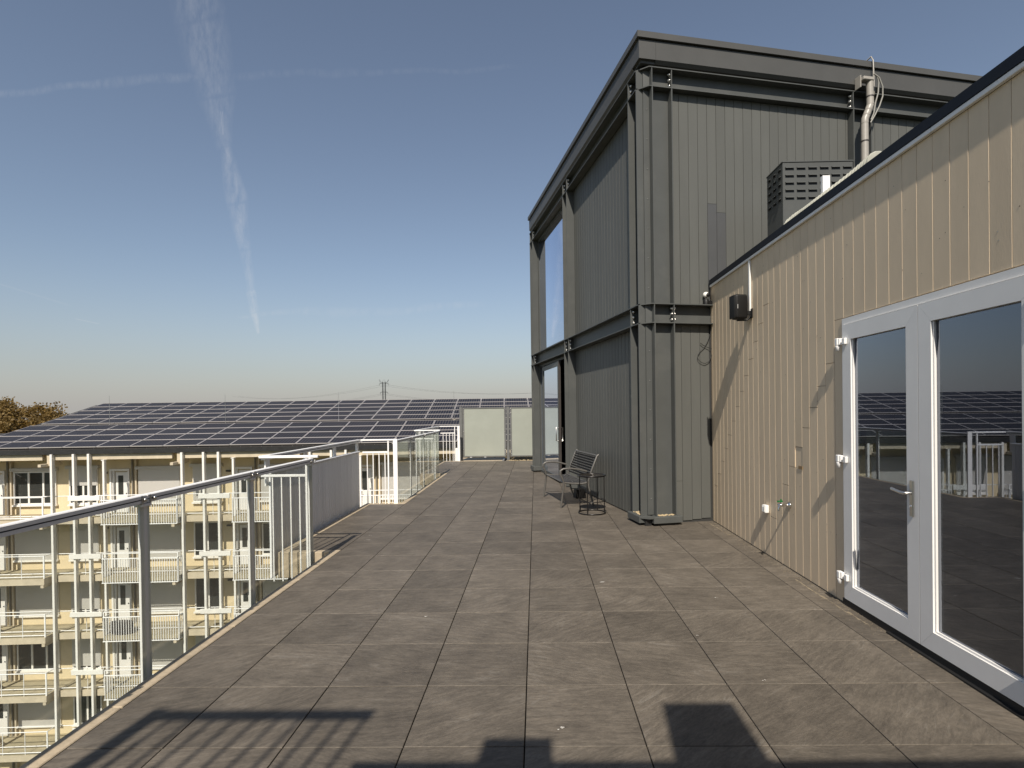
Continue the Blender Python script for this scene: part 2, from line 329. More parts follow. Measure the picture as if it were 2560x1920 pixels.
# ------------------------------------------------------------------ mesh helpers
class MB:
    def __init__(s): s.v = []; s.f = []; s.mi = []; s.mats = []; s.sm = []
    def _m(s, m):
        if m not in s.mats: s.mats.append(m)
        return s.mats.index(m)
    def add(s, vs, fs, m, smooth=False):
        o = len(s.v); s.v += [tuple(v) for v in vs]; k = s._m(m)
        for f in fs: s.f.append([i+o for i in f]); s.mi.append(k); s.sm.append(smooth)
        return s
    def box(s, a, b, m, T=None):
        x0, y0, z0 = [min(p, q) for p, q in zip(a, b)]; x1, y1, z1 = [max(p, q) for p, q in zip(a, b)]
        vs = [Vector(p) for p in ((x0, y0, z0), (x1, y0, z0), (x1, y1, z0), (x0, y1, z0), (x0, y0, z1), (x1, y0, z1), (x1, y1, z1), (x0, y1, z1))]
        if T: vs = [T @ v for v in vs]
        return s.add(vs, [(0, 3, 2, 1), (4, 5, 6, 7), (0, 1, 5, 4), (1, 2, 6, 5), (2, 3, 7, 6), (3, 0, 4, 7)], m)
    def bbox(s, a, b, m, c=.004, T=None):
        """box with all edges chamfered"""
        bm = bmesh.new(); bmesh.ops.create_cube(bm, size=1)
        for v in bm.verts:
            v.co = Vector([(p+q)/2+(t*abs(q-p)) for p, q, t in zip(a, b, v.co)])
        bmesh.ops.bevel(bm, geom=bm.edges[:], offset=c, segments=1, affect='EDGES', profile=.5)
        vs = [v.co.copy() for v in bm.verts]; bm.verts.index_update()
        if T: vs = [T @ v for v in vs]
        fs = [[v.index for v in f.verts] for f in bm.faces]; bm.free()
        return s.add(vs, fs, m)
    def prism(s, poly, axis, a, b, m, T=None):
        """extrude polygon (2D) along axis from a to b"""
        def P(u, w, t): return Vector({'x': (t, u, w), 'y': (u, t, w), 'z': (u, w, t)}[axis])
        n = len(poly); vs = [P(u, w, a) for u, w in poly]+[P(u, w, b) for u, w in poly]
        if T: vs = [T @ v for v in vs]
        fs = [tuple(range(n)), tuple(range(2*n-1, n-1, -1))]+[(i, i+n, (i+1) % n+n, (i+1) % n) for i in range(n)]
        s.add(vs, fs, m); return s
    def tube(s, pts, r, m, n=8, closed=False, caps=True):
        pts = [Vector(p) for p in pts]; k = len(pts); rs = r if isinstance(r, (list, tuple)) else [r]*k
        rings = []; up = None
        for i, p in enumerate(pts):
            if closed: t = pts[(i+1) % k]-pts[i-1]
            else: t = pts[min(i+1, k-1)]-pts[max(i-1, 0)]
            t.normalize()
            if up is None: up = Vector((0, 0, 1)) if abs(t.z) < .9 else Vector((1, 0, 0))
            a = t.cross(up)
            if a.length < 1e-4: a = t.cross(Vector((0, 1, 0)))
            a.normalize(); bb = a.cross(t).normalized(); up = bb
            rings.append([p+rs[i]*(math.cos(2*math.pi*j/n)*a+math.sin(2*math.pi*j/n)*bb) for j in range(n)])
        vs = [v for g in rings for v in g]; fs = []
        for i in range(k if closed else k-1):
            i2 = (i+1) % k
            for j in range(n): fs.append((i*n+j, i*n+(j+1) % n, i2*n+(j+1) % n, i2*n+j))
        s.add(vs, fs, m, True)
        if caps and not closed: s.add(rings[0], [tuple(range(n-1, -1, -1))], m); s.add(rings[-1], [tuple(range(n))], m)
        return s
    def lathe(s, prof, m, n=16, T=None, smooth=True):
        vs = []; fs = []; k = len(prof)
        for j in range(n):
            a = 2*math.pi*j/n
            for r, z in prof:
                v = Vector((r*math.cos(a), r*math.sin(a), z)); vs.append(T @ v if T else v)
        for j in range(n):
            for i in range(k-1): fs.append((j*k+i, ((j+1) % n)*k+i, ((j+1) % n)*k+i+1, j*k+i+1))
        return s.add(vs, fs, m, smooth)
    def mesh(s, name):
        me = bpy.data.meshes.new(name); me.from_pydata(s.v, [], s.f)
        for m in s.mats: me.materials.append(MT[m] if isinstance(m, str) else m)
        me.polygons.foreach_set('material_index', s.mi); me.polygons.foreach_set('use_smooth', s.sm)
        bm = bmesh.new(); bm.from_mesh(me); bmesh.ops.recalc_face_normals(bm, faces=bm.faces); bm.to_mesh(me); bm.free()
        me.update(); return me
    def build(s, name, parent=None, **k): return put(name, s.mesh(name), parent, **k)
def put(name, me, parent=None, loc=(0, 0, 0), rz=0, scale=None, kind=None, label=None):
    o = bpy.data.objects.new(name, me); C.objects.link(o); o.location = loc; o.rotation_euler = (0, 0, rz)
    if scale: o.scale = scale
    if parent: o.parent = parent
    if kind: o['kind'] = kind
    if label: o['label'] = label
    return o
def thing(name, label, cat, loc=(0, 0, 0), rz=0, group=None):
    o = bpy.data.objects.new(name, None); C.objects.link(o); o.location = loc; o.rotation_euler = (0, 0, rz); o.empty_display_size = .2
    o['label'] = label; o['category'] = cat
    if group: o['group'] = group
    return o
def tag(o, label, cat, group=None):
    o['label'] = label; o['category'] = cat
    if group: o['group'] = group
    return o

# ================================================================== SETTING
GZ = -18.3
o = MB().add([(-3000, -3000, GZ), (3000, -3000, GZ), (3000, 3000, GZ), (-3000, 3000, GZ)], [(0, 1, 2, 3)], 'ground').build('ground', kind='structure')

# ---- terrace floor: slab with every paving tile as a piece
XL, XW, YE = -2.364, 2.58, 17.93
TH = R(12.5)
O3 = Vector((1.503, 7.697, 0)); D1 = Vector((-math.sin(TH), math.cos(TH), 0)); D2 = Vector((math.cos(TH), math.sin(TH), 0))
BAYX = -2.985
BAYS = [(6.56, 9.80), (14.55, YE)]
floor_ = MB().box((XL-.02, -6, -.42), (9.5, YE+.02, -.047), 'screed')
for a, b in BAYS: floor_.box((BAYX-.02, a-.02, -.42), (XL-.02, b+.02, -.047), 'screed')
floor_.box((XL-.02, -6, GZ), (9.5, 18.6, -.45), 'rear')
floor_ = floor_.build('terrace_floor', kind='structure')
TS, GAP = .6, .0056
tile_cache = {}
def tile_mesh(w, h):
    k = (round(w, 3), round(h, 3))
    if k not in tile_cache:
        x, y, c = k[0]/2, k[1]/2, .0022
        vs = [(-x, -y, -.045), (x, -y, -.045), (x, y, -.045), (-x, y, -.045), (-x, -y, -c), (x, -y, -c), (x, y, -c), (-x, y, -c), (-x+c, -y+c, 0), (x-c, -y+c, 0), (x-c, y-c, 0), (-x+c, y-c, 0)]
        fs = [(8, 9, 10, 11)]
        for i in range(4):
            j = (i+1) % 4; fs += [(i, j, j+4, i+4), (i+4, j+4, j+8, i+8)]
        tile_cache[k] = MB().add(vs, fs, 'tile').mesh('tile')
    return tile_cache[k]
x0, y0 = -0.0762, 2.6874
XJ = [x0+TS*k for k in range(-4, 5)]
def left_line(y): return 1.503-math.tan(TH)*(y-7.697)+.3
rear = MB()
def lay(xa, xb, ya, yb):
    w, h = xb-xa-GAP, yb-ya-GAP
    if w < .02 or h < .02: return
    t = put('tile', tile_mesh(w, h), floor_, ((xa+xb)/2, (ya+yb)/2, random.uniform(-.0012, .0004)))
    t.rotation_euler = (random.uniform(-1, 1)*.0012, random.uniform(-1, 1)*.0012, 0)
for k in range(-8, 26):
    ya, yb = y0+TS*k, min(y0+TS*(k+1), YE)
    xs = [XL]+[x for x in XJ if x > XL+.01]
    for i, xa in enumerate(xs):
        xb = xs[i+1] if i+1 < len(xs) else XW-.004
        if ya > 7.6 and xa > left_line(yb)+.1:
            if ya > 8.0 or k > 9: continue
        if yb < 1.5: rear.box((xa+.002, ya+.002, -.045), (xb-.002, yb-.002, -.0005), 'tile')
        else: lay(xa, xb, ya, yb)
rear.build('tiles_behind', floor_, kind='stuff')
for a, b in BAYS:
    ys = [a]+[y0+TS*k for k in range(30) if a+.05 < y0+TS*k < b-.05]+[b]
    for ya, yb in zip(ys, ys[1:]): lay(BAYX, XL, ya, yb)
# coping stones round the left edge
def coping(xa, ya, xb, yb):
    n = max(1, round(max(abs(xb-xa), abs(yb-ya))/1.25))
    for i in range(n):
        if abs(yb-ya) > abs(xb-xa): p, q = (xa, ya+(yb-ya)*i/n+.002), (xb, ya+(yb-ya)*(i+1)/n-.002)
        else: p, q = (xa+(xb-xa)*i/n+.002, ya), (xa+(xb-xa)*(i+1)/n-.002, yb)
        cxm, cym = (p[0]+q[0])/2, (p[1]+q[1])/2
        MB().bbox((p[0]-cxm, p[1]-cym, -.30), (q[0]-cxm, q[1]-cym, .004), 'coping', .005).build('coping_stone', floor_, loc=(cxm, cym, random.uniform(-.001, .001)))
CI, CO = XL-.003, -2.462
coping(CO, -1.6, CI, BAYS[0][0]); coping(BAYX-.10, BAYS[0][0]-.10, CO-.002, BAYS[0][0]-.003)
coping(BAYX-.10, BAYS[0][0], BAYX-.003, BAYS[0][1]); coping(BAYX-.10, BAYS[0][1]+.003, CI, BAYS[0][1]+.10)
coping(CO, BAYS[0][1]+.102, CI, BAYS[1][0]); coping(BAYX-.10, BAYS[1][0]-.10, CO-.002, BAYS[1][0]-.003)
coping(BAYX-.10, BAYS[1][0], BAYX-.003, YE); coping(BAYX-.10, YE+.003, -1.35, YE+.10)
MB().box((-2.55, -1.6, -.30), (-2.47, 6.40, -.20), 'alu').build('edge_profile', floor_)
MB().box((-2.55, 9.95, -.30), (-2.47, 14.4, -.20), 'alu').build('edge_profile', floor_)
# end of the terrace: broad concrete slab and gravel strip behind the screens
MB().bbox((-2.62, YE+.105, -.30), (-1.12, 19.6, -.02), 'coping', .01).build('end_slab', floor_)
MB().box((-1.10, YE+.02, -.3), (3, 19.8, -.07), 'screed').box((-1.12, YE+.02, -.07), (-1.06, 18.9, .01), 'alu').build('gravel_bed', floor_)
gv = MB(); rng = random.Random(5)
for i in range(1500):
    x, y = rng.uniform(-1.02, .7), rng.uniform(18.16, 19.5); r = rng.uniform(.016, .036)
    a = rng.uniform(0, 6); z = -.06+rng.uniform(0, .02)+.03*min(1, (y-18.16))
    vs = [Vector((x+r*c_*math.cos(a+t), y+r*c_*math.sin(a+t), z+zz)) for c_, zz, k in ((1, 0, 0),) for t in (0, 1.3, 2.5, 3.8, 5.1)]+[Vector((x, y, z+r*.8)), Vector((x, y, z-r*.8))]
    gv.add(vs, [(i_, (i_+1) % 5, 5) for i_ in range(5)]+[((i_+1) % 5, i_, 6) for i_ in range(5)], 'gravel')
gv.build('gravel', kind='stuff')
# droppings on tiles
dr = random.Random(4)
for (x, y, s) in ((.11, 2.84, .03), (-2.2, 7.05, .035), (-2.24, 7.3, .03), (1.15, 3.99, .012), (1.36, 3.33, .012), (1.55, 4.78, .015), (.63, 5.25, .035), (-.9, 4.4, .018)):
    n = 9; g = MB()
    for q in range(4):
        ox, oy, rr_ = dr.uniform(-s, s)*.9, dr.uniform(-s, s)*.5, s*dr.uniform(.12, .45)
        pts = [(ox+rr_*dr.uniform(.6, 1.2)*math.cos(6.283*i/n), oy+.7*rr_*dr.uniform(.6, 1.2)*math.sin(6.283*i/n)) for i in range(n)]
        g.add([(px, py, .0012) for px, py in pts]+[(ox, oy, .003)], [(i, (i+1) % n, n) for i in range(n)], 'dropping')
    g.build('bird_dropping', floor_, loc=(x, y, .0008))

sd = MB(); rs_ = random.Random(12)
y = 4.2
while y < 7.85:
    ln = rs_.uniform(.02, .10); x = 2.475+.012*math.sin(y*2.1)+rs_.uniform(-.012, .012); wd = rs_.uniform(.004, .013)
    if math.sin(y*1.7+.6)+math.sin(y*.73) > -.7:
        n = 6; pts = [(x+wd*rs_.uniform(.5, 1)*math.cos(6.283*i/n), y+ln*rs_.uniform(.5, 1)*math.sin(6.283*i/n)) for i in range(n)]
        sd.add([(px, py, .0011) for px, py in pts]+[(x, y, .0028)], [(i, (i+1) % n, n) for i in range(n)], 'sand')
    y += ln*rs_.uniform(.3, 1.1)
for i in range(900):
    y = rs_.uniform(3.6, 7.9); x = 2.56-abs(rs_.gauss(0, .07)); r = rs_.uniform(.0015, .004)
    sd.add([(x-r, y-r, .001), (x+r, y-r*.6, .001), (x+r*.5, y+r, .001), (x, y, .001+r)], [(0, 1, 3), (1, 2, 3), (2, 0, 3)], 'sand')
sd.build('sand', kind='stuff')

# ================================================================== RAILINGS
def handrail(p, q, parent, name='handrail', mat_='rail'):
    """flat aluminium rail with a dark glazing groove along its sides; p, q on the top centre line"""
    p, q = Vector(p), Vector(q); d = (q-p); ln = d.length; ang = math.atan2(d.y, d.x)
    T = Matrix.Translation(p) @ Matrix.Rotation(ang, 4, 'Z')
    g = MB(); w = .026
    g.prism([(-w, -.026), (-w, -.005), (-w+.005, 0), (w-.005, 0), (w, -.005), (w, -.026)], 'x', 0, ln, mat_, T)
    g.box((0, -w+.007, -.034), (ln, w-.007, -.026), 'groove', T)
    g.prism([(-w+.001, -.054), (-w+.001, -.034), (w-.001, -.034), (w-.001, -.054)], 'x', 0, ln, mat_, T)
    return g.build(name, parent)
def flat_post(x, y, z0, z1, parent, wx=.014, wy=.09, name='post', m='white'):
    return MB().bbox((-wx/2, -wy/2, z0), (wx/2, wy/2, z1), m, .002).build(name, parent, loc=(x, y, 0))
def bolt(parent, x, y, z, ax='x', r=.013):
    T = Matrix.Translation((x, y, z)) @ (Matrix.Rotation(R(90), 4, 'Y') if ax == 'x' else Matrix.Rotation(R(90), 4, 'X'))
    return MB().lathe([(0, .016), (r*.6, .015), (r, .010), (r, 0), (0, 0)], 'steel', 10, T).build('bolt', parent)
def glass_rail(label, ys, y_start, y_end, X=-2.575):
    t = thing('glass_railing', label, 'railing', (X, y_start, 0), 0, 'glass railings along the terrace edge')
    zt = 1.137
    for y in ys:
        p = flat_post(0, y-y_start, -.6, zt-.056, t, .016, .09)
        MB().bbox((.002, -.055, zt-.058), (.034, -.043, zt-.002), 'steel', .003).bbox((.002, .020, zt-.058), (.034, .032, zt-.002), 'steel', .003).box((-.03, -.055, zt-.075), (.03, .035, zt-.0585), 'rail').build('clamp', p)
        for dy in (-.03, .06): bolt(p, .030, dy, zt-.030)
    pts = [y_start]+[y for y in ys if y_start+.2 < y < y_end-.2]+[y_end]
    for a, b in zip(pts, pts[1:]):
        handrail((0, a-y_start+.004, zt), (0, b-y_start-.004, zt), t)
        MB().bbox((.010, a-y_start+.02, -.24), (.020, b-y_start-.02, zt-.040), 'glass', .001).build('glass_pane', t)
    return t
glass_rail('long clear glass railing with grey handrail running along the near left terrace edge', [-.6, .75, 2.15, 3.55, 4.90, 6.20], -1.5, 6.24)
glass_rail('shorter clear glass railing between the two railing bays, further down the terrace', [11.22, 12.52, 13.82], 9.86, 14.40)

def bay_railing(label, Y0, Y1, slats, glassy=False):
    t = thing('bay_railing', label, 'railing', (-2.53, Y0, 0), 0, 'white bay railings stepping out from the terrace edge')
    XO = -3.19
    dxo = .06
    z1 = 1.165; xo = XO+2.53; ln = Y1-Y0
    # near return: top bar, lower bar, balusters
    MB().bbox((xo-.03, -.022, z1-.03), (0, .022, z1), 'white', .004).build('top_bar', t)
    MB().bbox((xo-.01, -.014, .915), (-.145, .014, .945), 'white', .004).build('lower_bar', t)
    MB().bbox((-.152, -.012, -.3), (-.128, .012, z1-.032), 'white', .002).build('baluster', t)
    for i in range(4):
        x = xo+.122+.105*i
        MB().bbox((x-.007, -.007, -.3), (x+.007, .007, .914), 'white', .002).build('baluster', t)
    # side: rail on posts
    handrail((xo, .024, z1), (xo, ln-.024, z1), t, 'side_rail', 'white')
    n = 4 if slats else 3
    for i in range(n):
        y = .12+(ln-.24)*i/(n-1)
        flat_post(xo, y, -.6 if not slats else .80, z1-.055, t, .02, .10)
    if slats:
        ya, yb = .10, ln-.14; w = .0815
        k = int((yb-ya)/w)
        me = MB().bbox((-.012, -w/2+.003, -.30), (.012, w/2-.003, .935), 'slat', .006).mesh('slat')
        for i in range(k): put('slat', me, t, (xo+.035, ya+w*(i+.5), random.uniform(-.001, .001)))
        MB().bbox((xo+.008, ya-.01, .937), (xo+.062, yb+.01, .965), 'slat', .006).build('slat_cap', t)
    else:
        for a, b in ((.17, ln/2-.06), (ln/2+.06, ln-.17)): MB().bbox((xo+.006, a, -.05), (xo+.016, b, z1-.06), 'glass', .001).build('glass_pane', t)
    # far return
    MB().bbox((xo+.03, ln-.022, z1-.028), (-.045, ln+.022, z1), 'white', .004).build('top_bar', t)
    MB().bbox((xo+.06, ln-.014, .915), (-.145, ln+.014, .945), 'white', .004).build('lower_bar', t)
    MB().bbox((-.145, ln-.012, -.1), (-.121, ln+.012, z1-.03), 'white', .002).build('baluster', t)
    for i in range(4):
        x = xo+.145+.107*i
        MB().bbox((x-.008, ln-.008, -.1), (x+.008, ln+.008, .914), 'white', .002).build('baluster', t)
    MB().bbox((-.045, ln-.012, -.1), (.033, ln+.012, z1+.002), 'white', .003).build('end_post', t)
    return t
bay_railing('white railing bay with grey vertical slat screen, the nearer bay on the left terrace edge', 6.33, 9.84, True)
bay_railing('white railing bay with glass sides at the far corner of the terrace', 14.46, 17.95, False)

# ---- frosted glass screens at the far end
scr = thing('frosted_screen', 'row of frosted glass privacy panels in dark frames at the far end of the terrace', 'privacy screen', (-2.515, 18.4, 0))
def scr_post(x, w=.095):
    MB().bbox((x-w/2, -.05, -.05), (x+w/2, .05, 1.775), 'gun', .004).bbox((x-.085, -.08, -.055), (x+.085, .08, -.035), 'gun', .003).build('post', scr)
def scr_panel(xa, xb):
    p = MB()
    p.box((xa, -.025, .10), (xa+.055, .025, 1.76), 'gun').box((xb-.055, -.025, .10), (xb, .025, 1.76), 'gun')
    p.box((xa+.055, -.025, 1.725), (xb-.055, .025, 1.76), 'gun').box((xa+.055, -.025, .10), (xb-.055, .025, .135), 'gun')
    fr = p.build('panel_frame', scr)
    MB().bbox((xa+.05, -.008, .13), (xb-.05, .008, 1.73), 'frost', .001).build('frosted_pane', fr)
    g = MB()
    for x in (xa+.028, xb-.028):
        for z in (.18, .34, .95, 1.56, 1.70):
            g.lathe([(0, .012), (.012, .008), (.014, 0)], 'steel', 8, Matrix.Translation((x, -.026, z)) @ Matrix.Rotation(R(90), 4, 'X'))
    g.build('screw_row', fr, kind='stuff')
scr_post(0); scr_panel(.055, 1.51); scr_post(1.58); scr_panel(1.65, 3.10); scr_post(3.165)

# ================================================================== DARK BUILDING (local x along right face, y along left face)
DB = thing('dark_rooftop_building', 'two storey anthracite steel and board clad rooftop building with projecting beams at the right', 'building', O3, TH)
w = MB()
LOW, MID0, MID1, TOP0, TOP1 = 0, 2.855, 3.135, 6.165, 6.445
SB = .15                                    # siding setback from flange tips
w.box((SB+.02, SB+.02, -.05), (SB+.16, 3.9, 6.5), 'dark_body')                # left backing
w.box((SB+.02, 7.13, -.05), (SB+.16, 7.40, 6.5), 'dark_body')
w.box((SB+.02, 3.9, MID0-.03), (SB+.16, 7.13, MID1+.03), 'dark_body').box((SB+.02, 3.9, 6.12), (SB+.16, 7.13, 6.5), 'dark_body')
w.box((SB+.16, SB+.02, -.05), (9, SB+.16, 6.5), 'dark_body')                  # right backing
SR = .10                                    # setback of the right face siding
for za, zb in ((.0, MID0-.02), (MID1+.02, TOP0-.02)):
    w.box((.50, SR+.02, za), (3.467, SB+.019, zb), 'dark_body').box((3.805, SR+.02, za), (8.95, SB+.019, zb), 'dark_body')
w.box((SB+.16, 7.26, -.05), (9, 7.40, 6.5), 'dark_body').box((8.86, SB+.16, -.05), (9, 7.26, 6.5), 'dark_body')
w.box((SB+.16, SB+.16, 2.9), (8.86, 7.26, 3.1), 'dark_body')
w.build('wall', DB)
MB().box((.10, .10, 6.5), (9, 7.42, 6.72), 'roofing').build('roof', DB)
# cornice: sheet fascia, bevelled foot, coping on top
def cornice_run(x0, x1, y0, y1, side):
    g = MB()
    return g
g = MB()
prof = [(0, 6.54), (.0, 6.80), (.25, 6.80), (.25, 6.50), (.04, 6.50)]
g.prism([(u+.003, z) for u, z in prof], 'y', .2555, 7.46, 'cornice').box((.003, .003, 6.54), (.253, .253, 6.80), 'cornice').box((.043, .043, 6.50), (.253, .253, 6.539), 'cornice')            # left run
g.build('cornice', DB)
g = MB(); g.prism([(u+.003, z) for u, z in prof], 'x', .256, 9, 'cornice'); g.build('cornice', DB)
g = MB(); g.add([(-.03, -.03, 6.815), (9, -.03, 6.815), (9, .30, 6.815), (.30, .30, 6.815), (.30, 7.49, 6.815), (-.03, 7.49, 6.815),
       (-.03, -.03, 6.90), (9, -.03, 6.905), (9, .30, 6.89), (.30, .30, 6.89), (.30, 7.49, 6.89), (-.03, 7.49, 6.90)],
      [(0, 1, 2, 3), (0, 3, 4, 5), (6, 7, 8, 9), (6, 9, 10, 11), (0, 1, 7, 6), (1, 2, 8, 7), (2, 3, 9, 8), (3, 4, 10, 9), (4, 5, 11, 10), (5, 0, 6, 11)], 'cornice')
g.build('coping_cap', DB)
MB().box((.03, .03, 6.80), (.2, 7.4, 6.815), 'rubber').box((.2, .03, 6.80), (9, .2, 6.815), 'rubber').build('coping_joint', DB)

def hcol_left(y_n, y_f, z0=.13, z1=TOP1):
    g = MB(); t = .016
    for a, b in ((z0, MID0-.002), (MID1+.002, TOP0-.002)):
        g.box((0, y_n, a), (SB+.03, y_n+t, b), 'dark').box((0, y_f-t, a), (SB+.03, y_f, b), 'dark')
        g.box((SB-.035, y_n+t, a), (SB-.015, y_f-t, b), 'dark')
    return g.build('column', DB)
def hcol_right(x_n, x_f, z0=.13, upto=True, low=True):
    g = MB(); t = .016
    for a, b in (((z0, MID0-.002), (MID1+.002, TOP0-.002)) if low else ((MID1+.002, TOP0-.002),)):
        g.box((x_n, 0, a), (x_n+t, SB+.03, b), 'dark').box((x_f-t, 0, a), (x_f, SB+.03, b), 'dark')
        g.box((x_n+t, SB-.035, a), (x_f-t, SB-.015, b), 'dark')
    return g.build('column', DB)
cols = [hcol_left(.12, .435), hcol_left(3.76, 4.07, .02), hcol_left(7.11, 7.42)]
cols += [hcol_right(.187, .497), hcol_right(3.47, 3.80, low=False)]
def beam_left(z0, z1):
    g = MB(); t = .014
    for z in (z0, z1-t):
        g.add([(.0, .155, z), (.0, 7.46, z), (SB, 7.46, z), (SB, SB, z), (.0, .155, z+t), (.0, 7.46, z+t), (SB, 7.46, z+t), (SB, SB, z+t)],
              [(0, 1, 2, 3), (4, 5, 6, 7), (0, 1, 5, 4), (1, 2, 6, 5), (2, 3, 7, 6), (3, 0, 4, 7)], 'dark')
    g.box((SB-.03, SB+.002, z0+t), (SB-.010, 7.44, z1-t), 'dark')
    for y in (.12, .435-.012, 3.76, 4.07-.012, 7.11, 7.42-.012):                 # stiffener plates
        g.prism([(.004, z0+t), (SB-.031, z0+t), (SB-.031, z1-t), (.004, z1-t)], 'y', y, y+.012, 'dark')
    return g.build('beam', DB)
def beam_right(z0, z1, xe):
    g = MB(); t = .014
    for z in (z0, z1-t):
        g.add([(.155, .0, z), (xe, .0, z), (xe, SB, z), (SB+.003, SB, z), (.155, .0, z+t), (xe, .0, z+t), (xe, SB, z+t), (SB+.003, SB, z+t)],
              [(0, 1, 2, 3), (4, 5, 6, 7), (0, 1, 5, 4), (1, 2, 6, 5), (2, 3, 7, 6), (3, 0, 4, 7)], 'dark')
    g.box((SB+.005, SB-.03, z0+t), (xe-.02, SB-.010, z1-t), 'dark')
    for x in (.187, .497-.012, 3.47, 3.80-.012):
        if x < xe: g.box((x, .004, z0+t), (x+.012, SB-.031, z1-t), 'dark')
    return g.build('beam', DB)
def beam_corner(z0, z1):
    g = MB(); t = .014
    for z in (z0, z1-t):
        P = [(.0, .152), (SB-.001, SB-.002), (.152, .0)]
        Q = [(.0, .152), (.152, .0), (SB+.001, SB-.003), (SB-.003, SB-.003)]
        g.prism(Q, 'z', z, z+t, 'dark')
    g.prism([(.085, .19-.002), (.10, .10), (.19-.002, .085), (.19-.002, .10), (.105, .105), (.10, .19-.002)], 'z', z0+t, z1-t, 'dark')
    return g.build('corner_piece', DB)
bl1, bl2 = beam_left(MID0, MID1), beam_left(TOP0, TOP1)
br1, br2 = beam_right(MID0, MID1, 1.16), beam_right(TOP0, TOP1, 9)
beam_corner(MID0, MID1); beam_corner(TOP0, TOP1)
def bolts_left(b, y, z0, z1):
    for i in range(3):
        z = z0+.06+(z1-z0-.12)*i/2
        MB().lathe([(0, .03), (.012, .03), (.012, .015), (.02, .015), (.02, 0)], 'steel', 8, Matrix.Translation((.05, y, z)) @ Matrix.Rotation(R(90), 4, 'X')).build('bolt', b)
def bolts_right(b, x, z0, z1):
    for i in range(3):
        z = z0+.06+(z1-z0-.12)*i/2
        MB().lathe([(0, .03), (.012, .03), (.012, .015), (.02, .015), (.02, 0)], 'steel', 8, Matrix.Translation((x, .06, z)) @ Matrix.Rotation(R(-90), 4, 'Y')).build('bolt', b)
for b, z0, z1 in ((bl1, MID0, MID1), (bl2, TOP0, TOP1)):
    for y in (.423, 3.76, 4.058, 7.11): bolts_left(b, y-.001, z0, z1)
bolts_right(br1, .484, MID0, MID1); bolts_right(br2, .484, TOP0, TOP1); bolts_right(br2, 3.469, TOP0, TOP1)
bolts_right(br1, .53, MID0, MID1)
# corner trim with rivets
for a, b in ((.14, MID0-.002), (MID1+.002, TOP0-.002)):
    g = MB().prism([(.098, .186), (.098, .098), (.186, .098), (.186, .110), (.110, .110), (.110, .186)], 'z', a, b, 'dark')
    g.box((.110, .110, a), (SB+.02, SB+.02, b), 'dark')
    tr_o = g.build('corner_trim', DB)
    z = a+.2
    while z < b-.1:
        for T in (Matrix.Translation((.097, .150, z)) @ Matrix.Rotation(R(-90), 4, 'Y'), Matrix.Translation((.150, .097, z+.03)) @ Matrix.Rotation(R(90), 4, 'X')):
            MB().lathe([(0, .006), (.006, .005), (.009, 0)], 'gun', 8, T).build('rivet', tr_o)
        z += .42
# base plates
for a, b in (((-.05, .06, .035), (.165, .50, .13)), ((.125, -.05, .035), (.56, .165, .13))):
    MB().bbox(a, b, 'dark', .006).build('base_plate', DB)
MB().prism([(-.04, .058), (.06, -.04), (.123, -.04), (.123, .15), (.02, .15), (-.04, .15)][::-1], 'z', .105, .128, 'dark').build('base_plate', DB)
MB().box((.0, .12, -.01), (.14, .44, .033), 'rubber').box((.2, .0, -.01), (.5, .14, .033), 'rubber').box((.03, .03, -.01), (.12, .119, .10), 'rubber').build('base_gap', DB)
MB().bbox((-.05, 7.05, .035), (.165, 7.47, .15), 'dark', .006).build('base_plate', DB)
gr = MB(); rg = random.Random(8)
for i in range(60):
    for (xa, xb, ya, yb, zz) in ((.21, .49, .012, .10, .131), (.012, .10, .15, .42, .131)):
        x, y, r = rg.uniform(xa, xb), rg.uniform(ya, yb), rg.uniform(.006, .012)
        gr.add([(x-r, y-r*.8, zz), (x+r, y-r, zz), (x+r*.7, y+r, zz), (x-r, y+r, zz), (x, y, zz+r*1.1)], [(0, 1, 4), (1, 2, 4), (2, 3, 4), (3, 0, 4)], 'gravel')
gr.build('debris', DB, kind='stuff')

# siding boards: near edge stands proud of the neighbour, so it catches the sun
def plank_mesh(width, height, m, face, proud=None, gap=None):
    """face 'x-': board faces -x, runs along +y (near edge at y=0). face 'y-': faces -y, runs along +x"""
    proud = .0013 if face == 'x-' and m == 'siding' else .002; gap = .003 if m == 'siding' else .0055
    wd = width-gap; t0, t1 = .014, .014-proud
    poly = [(0, 0), (-t0+.001, 0), (-t0, .001), (-t1, wd), (0, wd)]       # (x, y) for face x-
    g = MB()
    if face == 'x-': g.prism(poly, 'z', 0, height, m)
    else: g.prism([(b, a) for a, b in poly], 'z', 0, height, m)
    return g.mesh('plank')
pl_cache = {}
def plank(parent, face, x, y, z0, z1, width, m, label=None):
    k = (face, round(width, 3), round(z1-z0, 3), m)
    if k not in pl_cache: pl_cache[k] = plank_mesh(width, z1-z0, m, face)
    return put('plank', pl_cache[k], parent, (x, y, z0), label=label)
PW = .1465
y = .45
while y < 3.74:
    wd = min(PW, 3.755-y)
    plank(DB, 'x-', SB+.02, y, .02, MID0-.005, wd, 'dark_plank'); plank(DB, 'x-', SB+.02, y, MID1+.005, TOP0-.005, wd, 'dark_plank'); y += PW
x = .50; i = 0
